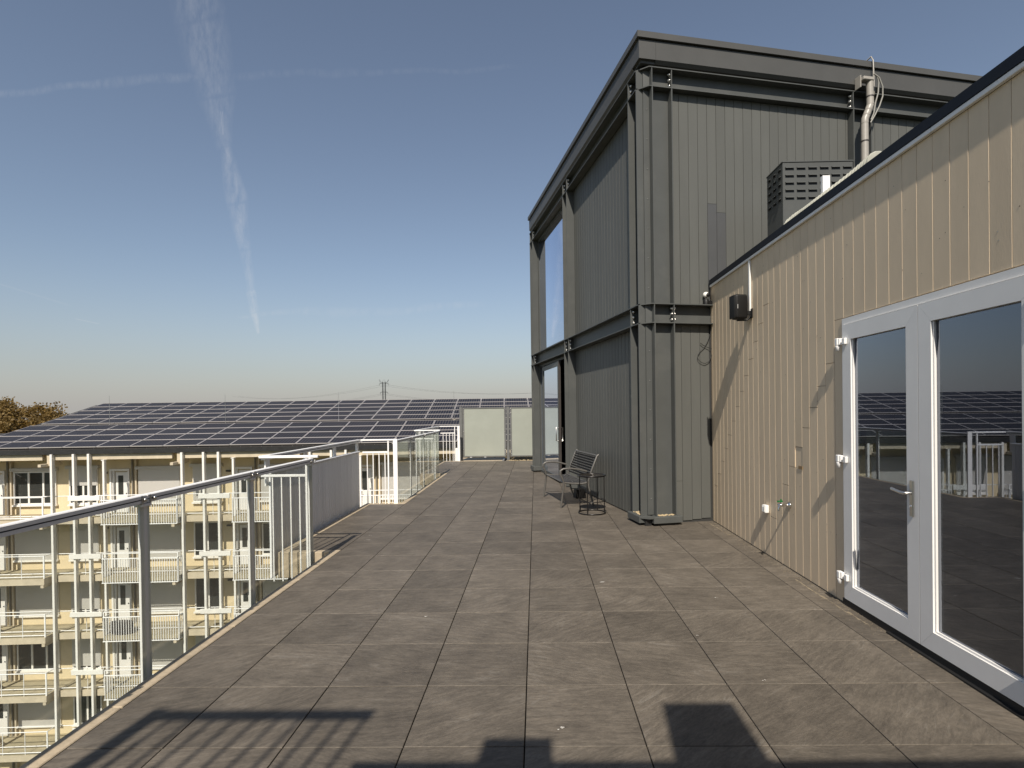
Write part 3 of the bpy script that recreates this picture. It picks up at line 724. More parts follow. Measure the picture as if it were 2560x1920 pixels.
while x < 8.9:
    wd = min(PW, 8.9-x)
    if x < 3.46 and x+PW > 3.47: wd = 3.467-x
    if not (3.47 <= x < 3.66):
        if 1.0 < x < 1.35:
            zc = (4.25, 4.62, 4.50)[i % 3]
            plank(DB, 'y-', x, SR+.02, MID1+.005, zc-.002, wd, 'patch', 'repainted darker siding board'); plank(DB, 'y-', x, SR+.02, zc+.002, TOP0-.005, wd, 'dark_plank')
        else: plank(DB, 'y-', x, SR+.02, MID1+.005, TOP0-.005, wd, 'dark_plank')
    if x < 1.05:
        if i == 0:
            plank(DB, 'y-', x, SR+.02, .02, .60, wd, 'dark_plank'); plank(DB, 'y-', x, SR+.02, .604, MID0-.005, wd, 'dark_plank')
        else: plank(DB, 'y-', x, SR+.02, .02+.01*i, MID0-.005, wd, 'dark_plank')
    x += PW; i += 1
    if 3.47 <= x < 3.66: x = 3.81
# glazing, upper window and door
def frame_x(parent, name, x0, x1, ya, yb, za, zb, t, m):
    g = MB(); g.box((x0, ya, za), (x1, ya+t, zb), m).box((x0, yb-t, za), (x1, yb, zb), m).box((x0, ya+t, za), (x1, yb-t, za+t), m).box((x0, ya+t, zb-t), (x1, yb-t, zb), m)
    return g.build(name, parent)
uw = frame_x(DB, 'window', SB, SB+.07, 4.09, 7.10, MID1+.01, TOP0-.01, .07, 'dark')
MB().box((SB+.03, 4.16, MID1+.08), (SB+.05, 7.03, TOP0-.08), 'glass_dark').build('pane', uw)
lw = frame_x(DB, 'door_frame', SB, SB+.07, 4.09, 7.10, .0, MID0-.01, .06, 'dark')
MB().box((SB+.002, 6.58, .06), (SB+.06, 6.66, MID0-.07), 'dark').build('mullion', lw)
MB().box((SB+.03, 6.66, .06), (SB+.045, 7.04, MID0-.07), 'glass_dark').build('pane', lw)
leaf = bpy.data.objects.new('door_leaf', None); C.objects.link(leaf); leaf.parent = DB; leaf.location = (SB-.02, 6.56, 0); leaf.rotation_euler = (0, 0, R(-182.2))
lm = frame_x(None, 'leaf_frame', -.025, .025, 0, 1.86, .03, 2.74, .10, 'dark'); lm.parent = leaf
# local y of the leaf runs from hinge towards the corner of the building
MB().box((-.008, .10, .13), (.008, 1.76, 2.64), 'glass_dark').build('pane', leaf)
MB().box((-.026, 1.8605, .03), (.026, 1.868, 2.74), 'gutter').build('lock_edge', leaf)
for sx in (-1, 1):
    MB().tube([(sx*.027, 1.80, .95), (sx*.075, 1.80, .95), (sx*.075, 1.80, 1.25), (sx*.027, 1.80, 1.25)], .012, 'steel', 8).build('handle', leaf)

# ================================================================== BEIGE BUILDING (right wall with the double door)
BB = thing('beige_clad_wall', 'beige vertical board clad building with dark roof edge and white double doors on the right', 'building', (XW, 2.0, 0))
yb0 = 2.0
DY0, DY1, DZ = 2.765, 4.614, 2.380          # door opening
w = MB()
w.box((.0, -2.4, -.05), (.12, DY0-2.0, 3.40), 'siding_back').box((.0, DY1-2.0, -.05), (.12, 8.06-2.0, 3.40), 'siding_back').box((.0, DY0-2.0, DZ), (.12, DY1-2.0, 3.40), 'siding_back')
w.box((4.5, -2.4, -.05), (4.6, 5.9, 3.40), 'siding_back').box((.12, -2.4, -.05), (4.5, -2.3, 3.40), 'siding_back').box((.12, 5.8, -.05), (4.5, 5.9, 3.4), 'siding_back')
w.build('wall', BB)
MB().box((.12, -2.3, -.045), (4.5, 5.8, -.02), 'screed').build('inner_floor', BB)
MB().box((.02, -2.4, 3.40), (9, 5.94, 3.46), 'roofing').build('roof', BB)
joints = {}
# stepped butt joints: two long diagonals of cut boards, one step per board
J1 = [(6.10, 2.835), (7.916, .511)]; J2 = [(4.794, 2.058), (5.386, 1.282)]; J3 = [(5.526, 1.085), (6.10, .30)]
def joint_z(yc):
    for (ya, za), (yb, zb) in (J1, J2, J3):
        if ya-.05 <= yc <= yb+.05: return za+(zb-za)*(yc-ya)/(yb-ya)
    return None
y = 7.95-PW*42; k = 0
y = 4.452-PW*16
while y < 8.03:
    wd = min(PW, 8.04-y)
    base = .012
    yy0, yy1 = y, y+wd
    segs = []
    if yy1 > DY0 and yy0 < DY1-.001:
        if yy1 > DY1+.01:                     # notched board beside the frame: split lengthwise at the frame
            segs = [(yy0, wd, DZ+.006, 3.39)]
            plank(BB, 'x-', -.0, DY1-2.0+.003, base, DZ+.002, yy1-DY1-.003, 'siding')
        else: segs = [(yy0, wd, DZ+.006, 3.39)]
    else:
        zj = joint_z((yy0+yy1)/2)
        if zj and abs((yy0+yy1)/2-5.40) < PW/2: segs = [(yy0, wd, base, 1.048), (yy0, wd, zj+.0025, 3.39)]; plank(BB, 'x-', .0045, yy0-2.0, 1.052, zj-.004, wd, 'siding', 'short length of siding set back and chipped')
        elif zj: segs = [(yy0, wd, base, zj-.0025), (yy0, wd, zj+.0025, 3.39)]
        else: segs = [(yy0, wd, base, 3.39)]
    for (a, wv, z0, z1) in segs:
        if wv > .02: plank(BB, 'x-', 0, a-2.0, z0, z1, wv, 'siding')
    y += PW
MB().box((-.0135, DY1-2+.0005, .03), (-.001, DY1-2+.0028, DZ), 'brown').build('raw_strip', BB)
MB().box((-.019, 5.32-2, 1.045), (-.0145, 5.40-2, 1.075), 'brown').build('chipped_edge', BB)
sw = MB(); rw = random.Random(31)
for i in range(170):
    y, z, r = rw.uniform(2.4, 7.9), rw.uniform(.1, 3.3), rw.uniform(.002, .0042)
    if DY0-.05 < y < DY1+.1 and z < DZ+.03: continue
    T = Matrix.Translation((-.0138, y-2, z)) @ Matrix.Rotation(R(-90), 4, 'Y')
    sw.lathe([(0, .0018), (r*.7, .0014), (r, 0)], 'gutter' if i % 6 else 'steel', 6, T)
sw.build('screw_row', BB, kind='stuff')
# roof edge
ROOFTILT = .0
MB().prism([(-.045, 3.425), (-.045, 3.495), (-.02, 3.508), (.10, 3.50), (.10, 3.425)], 'y', -2.4, 6.0, 'navy').build('parapet_cap', BB)
for a, b in ((-2.4, 1.55), (1.553, 3.64), (3.643, 5.99)):
    MB().bbox((-.040, a, 3.392), (-.012, b, 3.423), 'door_white', .003).build('drip_trim', BB)
# ---- double door
dx = -.022
fr = MB()
FW = .055
fr.box((dx, DY0-2, .055), (.07, DY0-2+FW, DZ-.004), 'door_white').box((dx, DY1-2-FW, .055), (.07, DY1-2-.004, DZ-.004), 'door_white').box((dx, DY0-2+FW, DZ-FW), (.07, DY1-2-FW, DZ-.004), 'door_white')
dfo = fr.build('door_frame', BB)
MB().box((-.03, DY0-2-.02, -.044), (.07, DY1-2+.006, .052), 'rubber').box((-.055, DY0-2-.05, .0), (-.032, DY1-2-.6, .012), 'rubber').build('threshold', dfo)
def door_leaf(ya, yb, lab, hinge_at, handle_at=None):
    lf = bpy.data.objects.new('door_leaf', None); C.objects.link(lf); lf.parent = BB; lf.location = (-.034, ya-2, .058)
    W, H, t = yb-ya, DZ-FW-.064, .118; xo, xi = 0, .07
    # mitred stiles and rails with a sloping glazing bead
    def bar(p0, p1, q0, q1):
        """outer edge p0-p1, inner edge q0-q1 in (y,z)"""
        g = MB(); c = .010
        vs = [(xo, *p0), (xo, *p1), (xo, *q0), (xo, *q1), (xi, *p0), (xi, *p1), (xi, *q0), (xi, *q1)]
        g.add(vs, [(0, 1, 2, 3), (4, 5, 6, 7), (0, 1, 5, 4), (1, 2, 6, 5), (2, 3, 7, 6), (3, 0, 4, 7)], 'door_white')
        return g
    e = .0008; b_ = .125
    bar((0, 0), (W, 0), (W-t, b_), (t, b_)).build('bottom_rail', lf)
    bar((e*0, H), (W, H), (W-t, H-b_), (t, H-b_)).build('top_rail', lf)
    bar((0, e), (0, H-e), (t-e, H-b_-e), (t-e, b_+e)).build('stile', lf)
    bar((W, e), (W, H-e), (W-t+e, H-b_-e), (W-t+e, b_+e)).build('stile', lf)
    pn = MB().box((.028, t+.001, b_+.001), (.034, W-t-.001, H-b_-.001), 'glass_dark').build('pane', lf)
    MB().box((.048, t+.001, b_+.001), (.053, W-t-.001, H-b_-.001), 'glass_dark').build('inner_pane', lf)
    g = MB()
    for s_, x0_, m in ((.004, .036, 'spacer'), (.016, .044, 'spacer_b')):
        g.box((x0_, t+.001, b_+.002), (x0_+.006, t+.008, H-b_-.002), m).box((x0_, W-t-.008, b_+.002), (x0_+.006, W-t-.001, H-b_-.002), m).box((x0_, t+.009, b_+.002), (x0_+.006, W-t-.009, b_+.009), m)
    g.build('spacer', lf)
    MB().box((.012, t+.001, b_+.0005), (.027, t+.012, H-b_-.0005), 'door_white').box((.012, W-t-.012, b_+.0005), (.027, W-t-.001, H-b_-.0005), 'door_white').box((.012, t+.012, b_+.0005), (.027, W-t-.012, b_+.012), 'door_white').build('glazing_bead', lf)
    for z in (.16, 1.13, 2.10):
        s = -1 if hinge_at == 'low' else 1; yh = 0 if hinge_at == 'low' else W
        h = MB().bbox((-.040, yh-.046 if s < 0 else yh+.008, z), (-.006, yh-.008 if s < 0 else yh+.046, z+.058), 'door_white', .004)
        h.bbox((-.030, yh-.010 if s > 0 else yh-.06+.012, z+.002), (-.002, yh+.010 if s > 0 else yh+.06, z+.056), 'door_white', .003)
        h.bbox((-.026, yh-.075 if s > 0 else yh+.03, z), (-.002, yh-.035 if s > 0 else yh+.075, z+.05), 'door_white', .003)
        h.lathe([(.0, -.045), (.014, -.043), (.019, -.006), (.019, 0), (0, 0)], 'door_white', 12, Matrix.Translation((-.023, yh+s*.027, z-.003)))
        h.build('hinge', lf)
    if handle_at is not None:
        hp = MB().bbox((-.013, handle_at-.017, .84), (-.001, handle_at+.017, 1.085), 'steel', .004).build('handle', lf)
        MB().tube([(-.012, handle_at, 1.0), (-.048, handle_at, 1.0), (-.058, handle_at+.012, 1.0), (-.060, handle_at+.04, 1.001), (-.055, handle_at+.135, 1.012)], .0105, 'steel', 10).build('lever', lf)
        MB().lathe([(0, .006), (.008, .005), (.010, 0)], 'chrome', 10, Matrix.Translation((-.013, handle_at, .91)) @ Matrix.Rotation(R(-90), 4, 'Y')).build('lock', lf)
    return lf
door_leaf(DY0+.028, 3.686, 'r', 'low')
door_leaf(3.691, DY1-.028, 'l', 'high', .060)

# ---- things on the beige wall
wx = XW-.016
o = MB().bbox((-.022, -.020, 2.755), (0, .020, 3.39), 'socket', .004).build('cable_trunking', loc=(wx, 6.545, 0)); tag(o, 'narrow white cable trunking running up from the speaker to the roof edge', 'conduit')
sp = thing('loudspeaker', 'black loudspeaker with rounded cabinet hanging on a bracket below the white trunking', 'speaker', (wx, 6.53, 2.70))
def rounded_block(pts_bottom, z0, z1, m, c=.02):
    bm = bmesh.new(); n = len(pts_bottom)
    vb = [bm.verts.new((x, y, z0)) for x, y in pts_bottom]; vt = [bm.verts.new((x, y, z1)) for x, y in pts_bottom]
    bm.faces.new(vb); bm.faces.new(vt)
    for i in range(n): bm.faces.new((vb[i], vb[(i+1) % n], vt[(i+1) % n], vt[i]))
    bmesh.ops.recalc_face_normals(bm, faces=bm.faces)
    bmesh.ops.bevel(bm, geom=bm.edges[:], offset=c, segments=4, affect='EDGES', profile=.5)
    bm.verts.index_update(); vs = [v.co.copy() for v in bm.verts]; fs = [[v.index for v in f.verts] for f in bm.faces]; bm.free()
    return MB().add(vs, fs, m, True)
body = rounded_block([(-.045, -.03), (-.205, -.06), (-.215, .085), (-.075, .12)], -.005, .285, 'black', .028).build('cabinet', sp)
rounded_block([(-.204, -.062), (-.222, -.050), (-.232, .080), (-.217, .092)], .005, .275, 'black', .006).build('grille', sp)
MB().bbox((-.185, -.0685, .11), (-.181, -.0655, .16), 'socket', .001).build('badge', sp)
MB().bbox((-.012, -.04, -.0), (0, .03, .115), 'black', .003).tube([(-.006, 0, .05), (-.03, 0, .0), (-.05, 0, -.018), (-.17, .01, -.018)], .010, 'black', 8).bbox((-.06, -.015, .04), (-.01, .015, .09), 'black', .004).build('bracket', sp)
# socket, tap
so = thing('outdoor_socket', 'small white outdoor power socket low on the beige wall', 'socket', (wx, 6.13, .52))
MB().bbox((-.045, -.042, -.04), (0, .042, .045), 'socket', .006).build('box', so)
for yy in (-.02, .02): MB().bbox((-.052, yy-.016, -.03), (-.0455, yy+.016, .035), 'socket', .004).build('flap', so)
ta = thing('garden_tap', 'chrome outdoor water tap with green lever on the beige wall', 'tap', (wx, 5.60, .655))
tb = MB().lathe([(.0, .0), (.034, .0), (.032, .010), (.016, .016), (.013, .03), (.013, .07), (.018, .075), (.018, .095), (.012, .10), (.012, .118), (0, .12)], 'chrome', 14, Matrix.Rotation(R(-90), 4, 'Y'))
tb.tube([(-.085, 0, 0), (-.10, 0, -.01), (-.108, 0, -.03), (-.11, 0, -.06)], .011, 'chrome', 10).tube([(-.085, 0, 0), (-.085, 0, .03)], .010, 'chrome', 10)
tb.build('body', ta)
MB().bbox((-.125, -.008, .03), (-.07, .008, .046), 'green', .003).bbox((-.092, -.008, .046), (-.078, .008, .06), 'green', .003).build('lever', ta)
# ---- on the roof of the beige building
vb = thing('vent_housing', 'dark grey louvred ventilation housing on the flat roof behind the roof edge', 'vent', (3.16, 7.0, 3.46))
MB().bbox((0, 0, 0), (.88, .47, 1.275), 'dark', .004).bbox((-.008, -.008, 1.275), (.888, .478, 1.292), 'dark', .003).build('casing', vb)
lou = MB().box((-.052, -.0015, -.016), (.052, .012, .012), 'rubber').prism([(-.002, .017), (-.022, .004), (-.022, -.001), (-.002, .012)], 'x', -.055, .055, 'dark').mesh('louvre')
lou2 = MB().box((-.0015, -.040, -.016), (.012, .040, .012), 'rubber').prism([(-.002, .017), (-.022, .004), (-.022, -.001), (-.002, .012)], 'y', -.042, .042, 'dark').mesh('louvre')
for r_ in range(5):
    for c_ in range(6): put('louvre', lou, vb, (.085+.145*c_, -.001, 1.20-.093*r_))
    for c_ in range(3): put('louvre', lou2, vb, (-.001, .085+.15*c_, 1.20-.093*r_))
o = MB().prism([(-.035, -.02), (.035, -.02), (.035, .02), (.02, .02), (.02, -.005), (-.02, -.005), (-.02, .02), (-.035, .02)], 'z', 0, .44, 'door_white').build('mounting_post', loc=(2.86, 5.42, 3.46)); tag(o, 'short pale metal channel post standing on the roof in front of the vent housing', 'post')
hose = []; rad = []
for i in range(241):
    t = i/240; y = 4.50+(6.05-4.50)*t
    hose.append((2.80+.02*math.sin(t*9), y, 3.615+.02*math.sin(t*7+1)-.02*(t > .9)*(t-.9)*10)); rad.append(.078+.010*math.sin(i*2*math.pi/8))
o = MB().tube(hose, rad, 'duct', 14).build('ribbed_hose'); tag(o, 'pale ribbed flexible duct lying along the roof edge', 'duct')
# ---- downpipe in front of the dark building (local coords of DB)
dp = thing('drainpipe', 'grey plastic drainpipe with offset bends on the upper dark facade', 'pipe', O3, TH)
a = -.10
MB().tube([(3.666, a, 6.56), (3.674, a, 6.22), (3.672, a, 6.18), (3.655, a, 6.14), (3.60, a, 6.01), (3.580, a, 5.97), (3.574, a, 5.92), (3.571, a, 3.50)], .051, 'pvc', 16).build('pipe', dp)
for z, x in ((6.30, 3.672), (6.19, 3.674), (6.10, 3.638), (6.02, 3.604), (5.90, 3.574), (5.62, 3.573)):
    MB().tube([(x, a, z), (x, a, z+.022)], .0535, 'gutter' if z in (5.62, 6.30) else 'pvc', 16).build('collar', dp)
MB().bbox((3.50, -.11, 6.44), (3.515, .00, 6.62), 'pvc', .003).bbox((3.515, -.16, 6.53), (3.70, -.045, 6.585), 'pvc', .01).build('bracket', dp)
o = MB().tube([tuple(O3+D2*p+D1*q+Vector((0, 0, z))) for p, q, z in ((3.69, -.16, 6.62), (3.74, -.16, 6.60), (3.77, -.16, 6.50), (3.76, -.16, 6.35), (3.72, -.15, 6.2), (3.70, -.14, 6.05), (3.66, -.13, 5.95))], .011, 'cable_g', 8).tube([tuple(O3+D2*p+D1*q+Vector((0, 0, z))) for p, q, z in ((3.70, -.16, 6.62), (3.77, -.17, 6.57), (3.83, -.17, 6.44), (3.83, -.17, 6.30), (3.78, -.16, 6.15), (3.70, -.15, 6.0), (3.64, -.14, 5.9))], .011, 'cable_g', 8).build('pipe_cable'); tag(o, 'grey cables looping beside the drainpipe bend', 'cable')
o = MB().tube([tuple(O3+D2*p+D1*q+Vector((0, 0, z))) for p, q, z in ((3.765, .15, 6.95), (3.768, -.03, 6.97), (3.772, -.06, 6.90), (3.79, -.06, 6.42), (3.785, -.05, 6.37), (3.76, -.02, 6.36))], .010, 'pvc', 8).build('hook_rod'); tag(o, 'thin bright metal rod hooked over the dark cornice', 'rod')
# security camera
sc_ = thing('security_camera', 'small white dome security camera standing on the end of the dark steel beam', 'camera', tuple(O3+D2*1.01+D1*.05+Vector((0, 0, MID1))), TH)
MB().lathe([(.045, 0), (.045, .05), (.035, .075), (.018, .095), (.018, .11), (0, .11)], 'black', 14).bbox((.03, -.02, 0), (.12, .05, .06), 'black', .003).build('base', sc_)
MB().lathe([(.0, -.042), (.022, -.038), (.038, -.02), (.043, 0), (.038, .022), (.022, .038), (0, .043)], 'trim_white', 16, Matrix.Translation((0, .0, .145))).build('head', sc_)
MB().lathe([(.0, .016), (.016, .013), (.028, .004), (.030, 0)], 'black', 14, Matrix.Translation((.012, -.036, .138)) @ Matrix.Rotation(R(90), 4, 'X')).build('lens', sc_)
Pq = lambda b, z: tuple(O3+D2*b+D1*(SR-.02)+Vector((0, 0, z)))
o = MB().tube([Pq(*q) for q in ((1.133, 2.86), (1.13, 2.62), (1.123, 2.511), (1.08, 2.515), (1.03, 2.533), (.97, 2.56), (.931, 2.589))], .0045, 'cable', 6).tube([Pq(*q) for q in ((1.10, 2.86), (1.095, 2.739), (1.05, 2.62), (.993, 2.533), (.93, 2.48), (.892, 2.418), (.885, 2.37), (.903, 2.338), (.95, 2.305), (1.002, 2.293), (1.055, 2.32), (1.091, 2.374), (1.12, 2.45), (1.13, 2.53))], .0045, 'cable', 6).build('loose_cable'); tag(o, 'loose black cable loop hanging below the steel beam near the corner', 'cable')

# ================================================================== BENCH AND TABLE
bt = thing('garden_bench', 'grey metal two seat garden bench with strap back beside the dark wall', 'bench', (.401, 9.206, 0), TH)
BL, SD = 1.25, .50
def arm_path(y):
    return [(0.0, y, 0), (.035, y, .22), (.06, y, .42), (.035, y, .50), (-.005, y, .57), (.0, y, .625), (.05, y, .655), (.16, y, .662), (.32, y, .640), (.46, y, .600)]
for y in (0, BL):
    MB().tube(arm_path(y), .017, 'wire', 10).build('leg', bt)
    MB().tube([(SD+.08, y, 0), (SD+.02, y, .22), (SD-.02, y, .42), (SD+.05, y, .62), (SD+.15, y, .86), (SD+.175, y, .875)], .017, 'wire', 10).build('leg', bt)
    MB().tube([(.055, y, .425), (.2, y, .405), (.38, y, .395), (SD-.02, y, .41)], .015, 'wire', 8).build('side_rail', bt)
MB().tube([(.055, 0, .425), (.055, BL, .425)], .014, 'wire', 8).build('front_rail', bt)
MB().tube([(SD-.02, 0, .41), (SD-.02, BL, .41)], .014, 'wire', 8).build('rear_rail', bt)
MB().tube([(SD+.15, 0, .86), (SD+.15, BL, .86)], .017, 'wire', 8).build('top_rail', bt)
for i in range(8):
    x = .085+.054*i; z = .418-.016*math.sin((x)*6)
    MB().bbox((x-.020, .005, z), (x+.020, BL-.005, z+.007), 'strap', .002).build('seat_strap', bt)
MB().bbox((.07, BL/2-.012, .398), (.46, BL/2+.012, .404), 'strap', .002).build('cross_strap', bt)
for i in range(9):
    t_ = (i+.5)/9; z = .46+.38*t_; x = SD-.01+.155*t_
    T = Matrix.Translation((x, 0, z)) @ Matrix.Rotation(R(-24), 4, 'Y')
    MB().bbox((-.003, .008, -.0205), (.004, BL-.008, .0205), 'strap', .002, T).build('back_strap', bt)
for k in range(1, 9):
    y = BL*k/9
    T = Matrix.Translation((SD+.072, y, .655)) @ Matrix.Rotation(R(22), 4, 'Y')
    MB().bbox((.004, -.010, -.20), (.009, .010, .20), 'strap', .002, T).build('cross_strap', bt)
tt = thing('side_table', 'round black wire side table with reflective top next to the bench', 'table', (.878, 8.745, 0))
def ring(z, r, a0=0, a1=360, n=40): return [(r*math.cos(R(a0+(a1-a0)*i/n)), r*math.sin(R(a0+(a1-a0)*i/n)), z) for i in range(n+(0 if a1-a0 == 360 else 1))]
RT = .213
MB().tube(ring(.012, RT), .010, 'tmetal', 8, True).build('base_ring', tt)
MB().tube(ring(.205, RT, 150, 400), .007, 'tmetal', 8).build('middle_ring', tt)
MB().tube(ring(.60, RT), .013, 'tmetal', 8, True).build('top_ring', tt)
MB().lathe([(0, .596), (RT-.006, .596), (RT-.004, .604), (0, .604)], 'ttop', 40, smooth=False).build('table_top', tt)
for ang in (245, 330, 150, 60): MB().tube([(RT*math.cos(R(ang)), RT*math.sin(R(ang)), .012), (RT*math.cos(R(ang)), RT*math.sin(R(ang)), .60)], .008, 'tmetal', 8).build('leg', tt)
o = MB().prism([(-.10, 0), (.10, 0), (.085, .17), (-.085, .17)], 'y', -.09, .09, 'black').build('black_box', loc=(.80, 10.25, .002), rz=TH); tag(o, 'small black box on the tiles under the garden bench', 'box')

# ================================================================== APARTMENT BUILDING OPPOSITE (local x along facade, y away, z as world)
PH = R(3.0)
AB = thing('apartment_building', 'cream apartment block with galleries, white columns and a solar roof across the courtyard', 'building', (-19.051, 27.513, 0), PH)
T_, ST = 6.42, 2.93
SX0, SX1 = -15.5, 23.5
P_RANGE = range(-1, 4)
fl = lambda k: -3.52-ST*(k)         # finished floor of storey k (0 = top)
w = MB().box((SX0, 1.55, GZ), (SX1, 1.9, -.4), 'cream').box((SX0, 10, GZ), (SX1, 10.3, -.4), 'cream').box((SX0, 1.9, GZ), (SX0+.3, 10, -.4), 'cream').box((SX1-.3, 1.9, GZ), (SX1, 10, -.4), 'cream')
w.build('wall', AB)
# roof: eaves to ridge and down again
al = R(14.24); RZ = .056
def roofpt(s, v, h=0): return Vector((s, v*math.cos(al)-h*math.sin(al), RZ+v*math.sin(al)+h*math.cos(al)))
g = MB()
def roof_slab(s0, s1, v0, v1):
    t0 = -.10; t1 = -.34
    vs = [roofpt(s, v, h) for h in (t0, t1) for s, v in ((s0, v0), (s1, v0), (s1, v1), (s0, v1))]
    g.add(vs, [(0, 1, 2, 3), (7, 6, 5, 4), (0, 4, 5, 1), (1, 5, 6, 2), (2, 6, 7, 3), (3, 7, 4, 0)], 'roofing')
roof_slab(-10.0, SX1, -.02, 9.75); roof_slab(-15.5, -10.003, -.02, 3.2)
rp = roofpt(0, 9.75, -.10)
g.add([(-10, rp.y, rp.z), (SX1, rp.y, rp.z), (SX1, rp.y+9.5, RZ-.2), (-10, rp.y+9.5, RZ-.2), (-10, rp.y, rp.z-.24), (SX1, rp.y, rp.z-.24), (SX1, rp.y+9.5, RZ-.44), (-10, rp.y+9.5, RZ-.44)],
      [(0, 1, 2, 3), (7, 6, 5, 4), (0, 4, 5, 1), (1, 5, 6, 2), (2, 6, 7, 3), (3, 7, 4, 0)], 'roofing')
g.build('roof', AB)
g = MB().box((SX0, .06, -.245), (SX1, .50, .0), 'gutter').box((SX0, .02, -.035), (SX1, .06, -.005), 'gutter'); gt = g.build('gutter', AB)
g = MB(); s = SX0
while s < SX1:
    for z, dd in ((-.215, 0), (-.012, .26)):
        g.add([(s+dd-.012, .058 if z < -.1 else .018, z-.012), (s+dd+.012, .058 if z < -.1 else .018, z-.012), (s+dd+.012, .058 if z < -.1 else .018, z+.012), (s+dd-.012, .058 if z < -.1 else .018, z+.012), (s+dd, .045 if z < -.1 else .006, z)], [(0, 1, 4), (1, 2, 4), (2, 3, 4), (3, 0, 4)], 'steel')
    s += .52
g.build('screw_row', gt, kind='stuff')
for p in range(-2, 4):
    a, b = T_*p-5.62, T_*(p+1)-5.95
    MB().box((a, .20, -.57), (b, .42, -.26), 'concrete').build('eaves_beam', AB)
MB().box((SX0, .43, -.30), (SX1, 1.54, -.26), 'cream').build('soffit', AB)
# gallery slabs and their railing
for k in range(6):
    z = fl(k)-.03+.08
    MB().box((SX0, .25, fl(k)-.30), (SX1, 1.548, fl(k)), 'balcony_floor').box((SX0, .22, fl(k)-.31), (SX1, .248, fl(k)+.004), 'concrete').build('gallery_slab', AB)
    g = MB()
    for zz in (1.10, .10): g.tube([(SX0, .30, fl(k)+zz), (SX1, .30, fl(k)+zz)], .022, 'white', 6)
    for p in range(-2, 4):
        for s in (-4.0, -3.2): g.tube([(s+T_*p, .30, fl(k)), (s+T_*p, .30, fl(k)+1.1)], .014, 'white', 6)
    g.build('gallery_railing', AB)
# columns: three tall ones and a slimmer one per bay
cm = MB().bbox((-.055, 0, GZ), (.055, .19, -.27), 'col_white', .008).mesh('column')
cm2 = MB().bbox((-.05, 0, GZ), (.05, .17, -.62), 'col_white', .008).bbox((-.09, -.02, -.62), (.06, .19, -.575), 'col_white', .005).mesh('column')
conm = MB().bbox((-.075, -.32, -.14), (.075, .9, .0), 'concrete', .006).mesh('console')
xbm = MB().bbox((-1.56/2, -.07, -.12), (1.56/2, -.005, .12), 'col_white', .008).mesh('cross_beam')
for p in range(-2, 4):
    for s in (-5.385, -4.305, -3.565): put('column', cm, AB, (s+T_*p, 0, 0))
    put('column', cm2, AB, (-2.825+T_*p, 0, 0))
    MB().box((T_*p-5.66, .12, -.85), (T_*p-5.50, .9, -.28), 'concrete').build('beam_stub', AB)
    for k in range(5):
        put('console', conm, AB, (T_*p-5.68, .02, fl(k)-.32+(2.93 if k == 0 else 0)*0))
        put('cross_beam', xbm, AB, (T_*p-3.76, 0, fl(k)+1.02))
put_top = [put('console', conm, AB, (T_*p-5.68, .0, -.74)) for p in range(-2, 4)]

# windows, shutters, doors: one of each kind, then copies
def win(x0, x1, z0, z1, mulls, k, p, cover, boxz, sill=True):
    """x in bay coords, z relative to the storey floor"""
    t = .07; y0, y1 = 1.47, 1.545
    g = MB(); X0, X1 = x0+T_*p, x1+T_*p; Z0, Z1 = fl(k)+z0, fl(k)+z1
    g.box((X0, y0, Z0), (X0+t, y1, Z1), 'trim_white').box((X1-t, y0, Z0), (X1, y1, Z1), 'trim_white').box((X0+t, y0, Z0), (X1-t, y1, Z0+t), 'trim_white').box((X0+t, y0, Z1-t), (X1-t, y1, Z1), 'trim_white')
    xs = [X0+t]+[q for m_ in mulls for q in (m_+T_*p-.045, m_+T_*p+.045)]+[X1-t]
    for m_ in mulls: g.box((m_+T_*p-.045, y0, Z0+t), (m_+T_*p+.045, y1, Z1-t), 'trim_white')
    f = g.build('window', AB)
    for a, b in zip(xs[::2], xs[1::2]): MB().box((a, 1.51, Z0+t), (b, 1.52, Z1-t), 'pane').build('pane', f)
    MB().bbox((X0-.12, 1.36, Z1+.02), (X1+.10, 1.545, Z1+.19), 'shutter', .01).build('shutter_box', f)
    if sill: MB().box((X0-.05, 1.40, Z0-.09), (X1+.05, 1.545, Z0-.005), 'trim_white').build('sill', f)
    if cover > 0: MB().box((X0+.02, 1.445, Z1-(Z1-Z0)*cover), (X1-.02, 1.465, Z1+.02), 'shutter').build('roller_shutter', f)
    return f
rc = random.Random(21)
COV = {}
for k in range(5):
    for p in P_RANGE:
        COV[(k, p)] = [rc.choice((1, 1, 1, 0, .4)), rc.choice((1, .45, 1, 0, 1))]
COV.update({(0, -1): (0, 0), (0, 0): (0, .47), (1, 0): (1, .85), (2, 0): (1, .85), (3, 0): (0, .9), (4, 0): (1, 0), (0, 1): (1, .95), (1, 1): (1, 0), (2, 1): (1, 0), (3, 1): (1, .9), (0, 2): (1, 1), (0, 3): (1, 1)})
for k in range(5):
    for p in P_RANGE:
        a, b = COV[(k, p)]
        win(-8.49, -6.32, .52, 2.27, (-7.72, -6.97), k, p, a, 0)
        win(-5.65, -4.18, .50, 2.36, (-4.92,), k, p, b, 0)
dlm = None
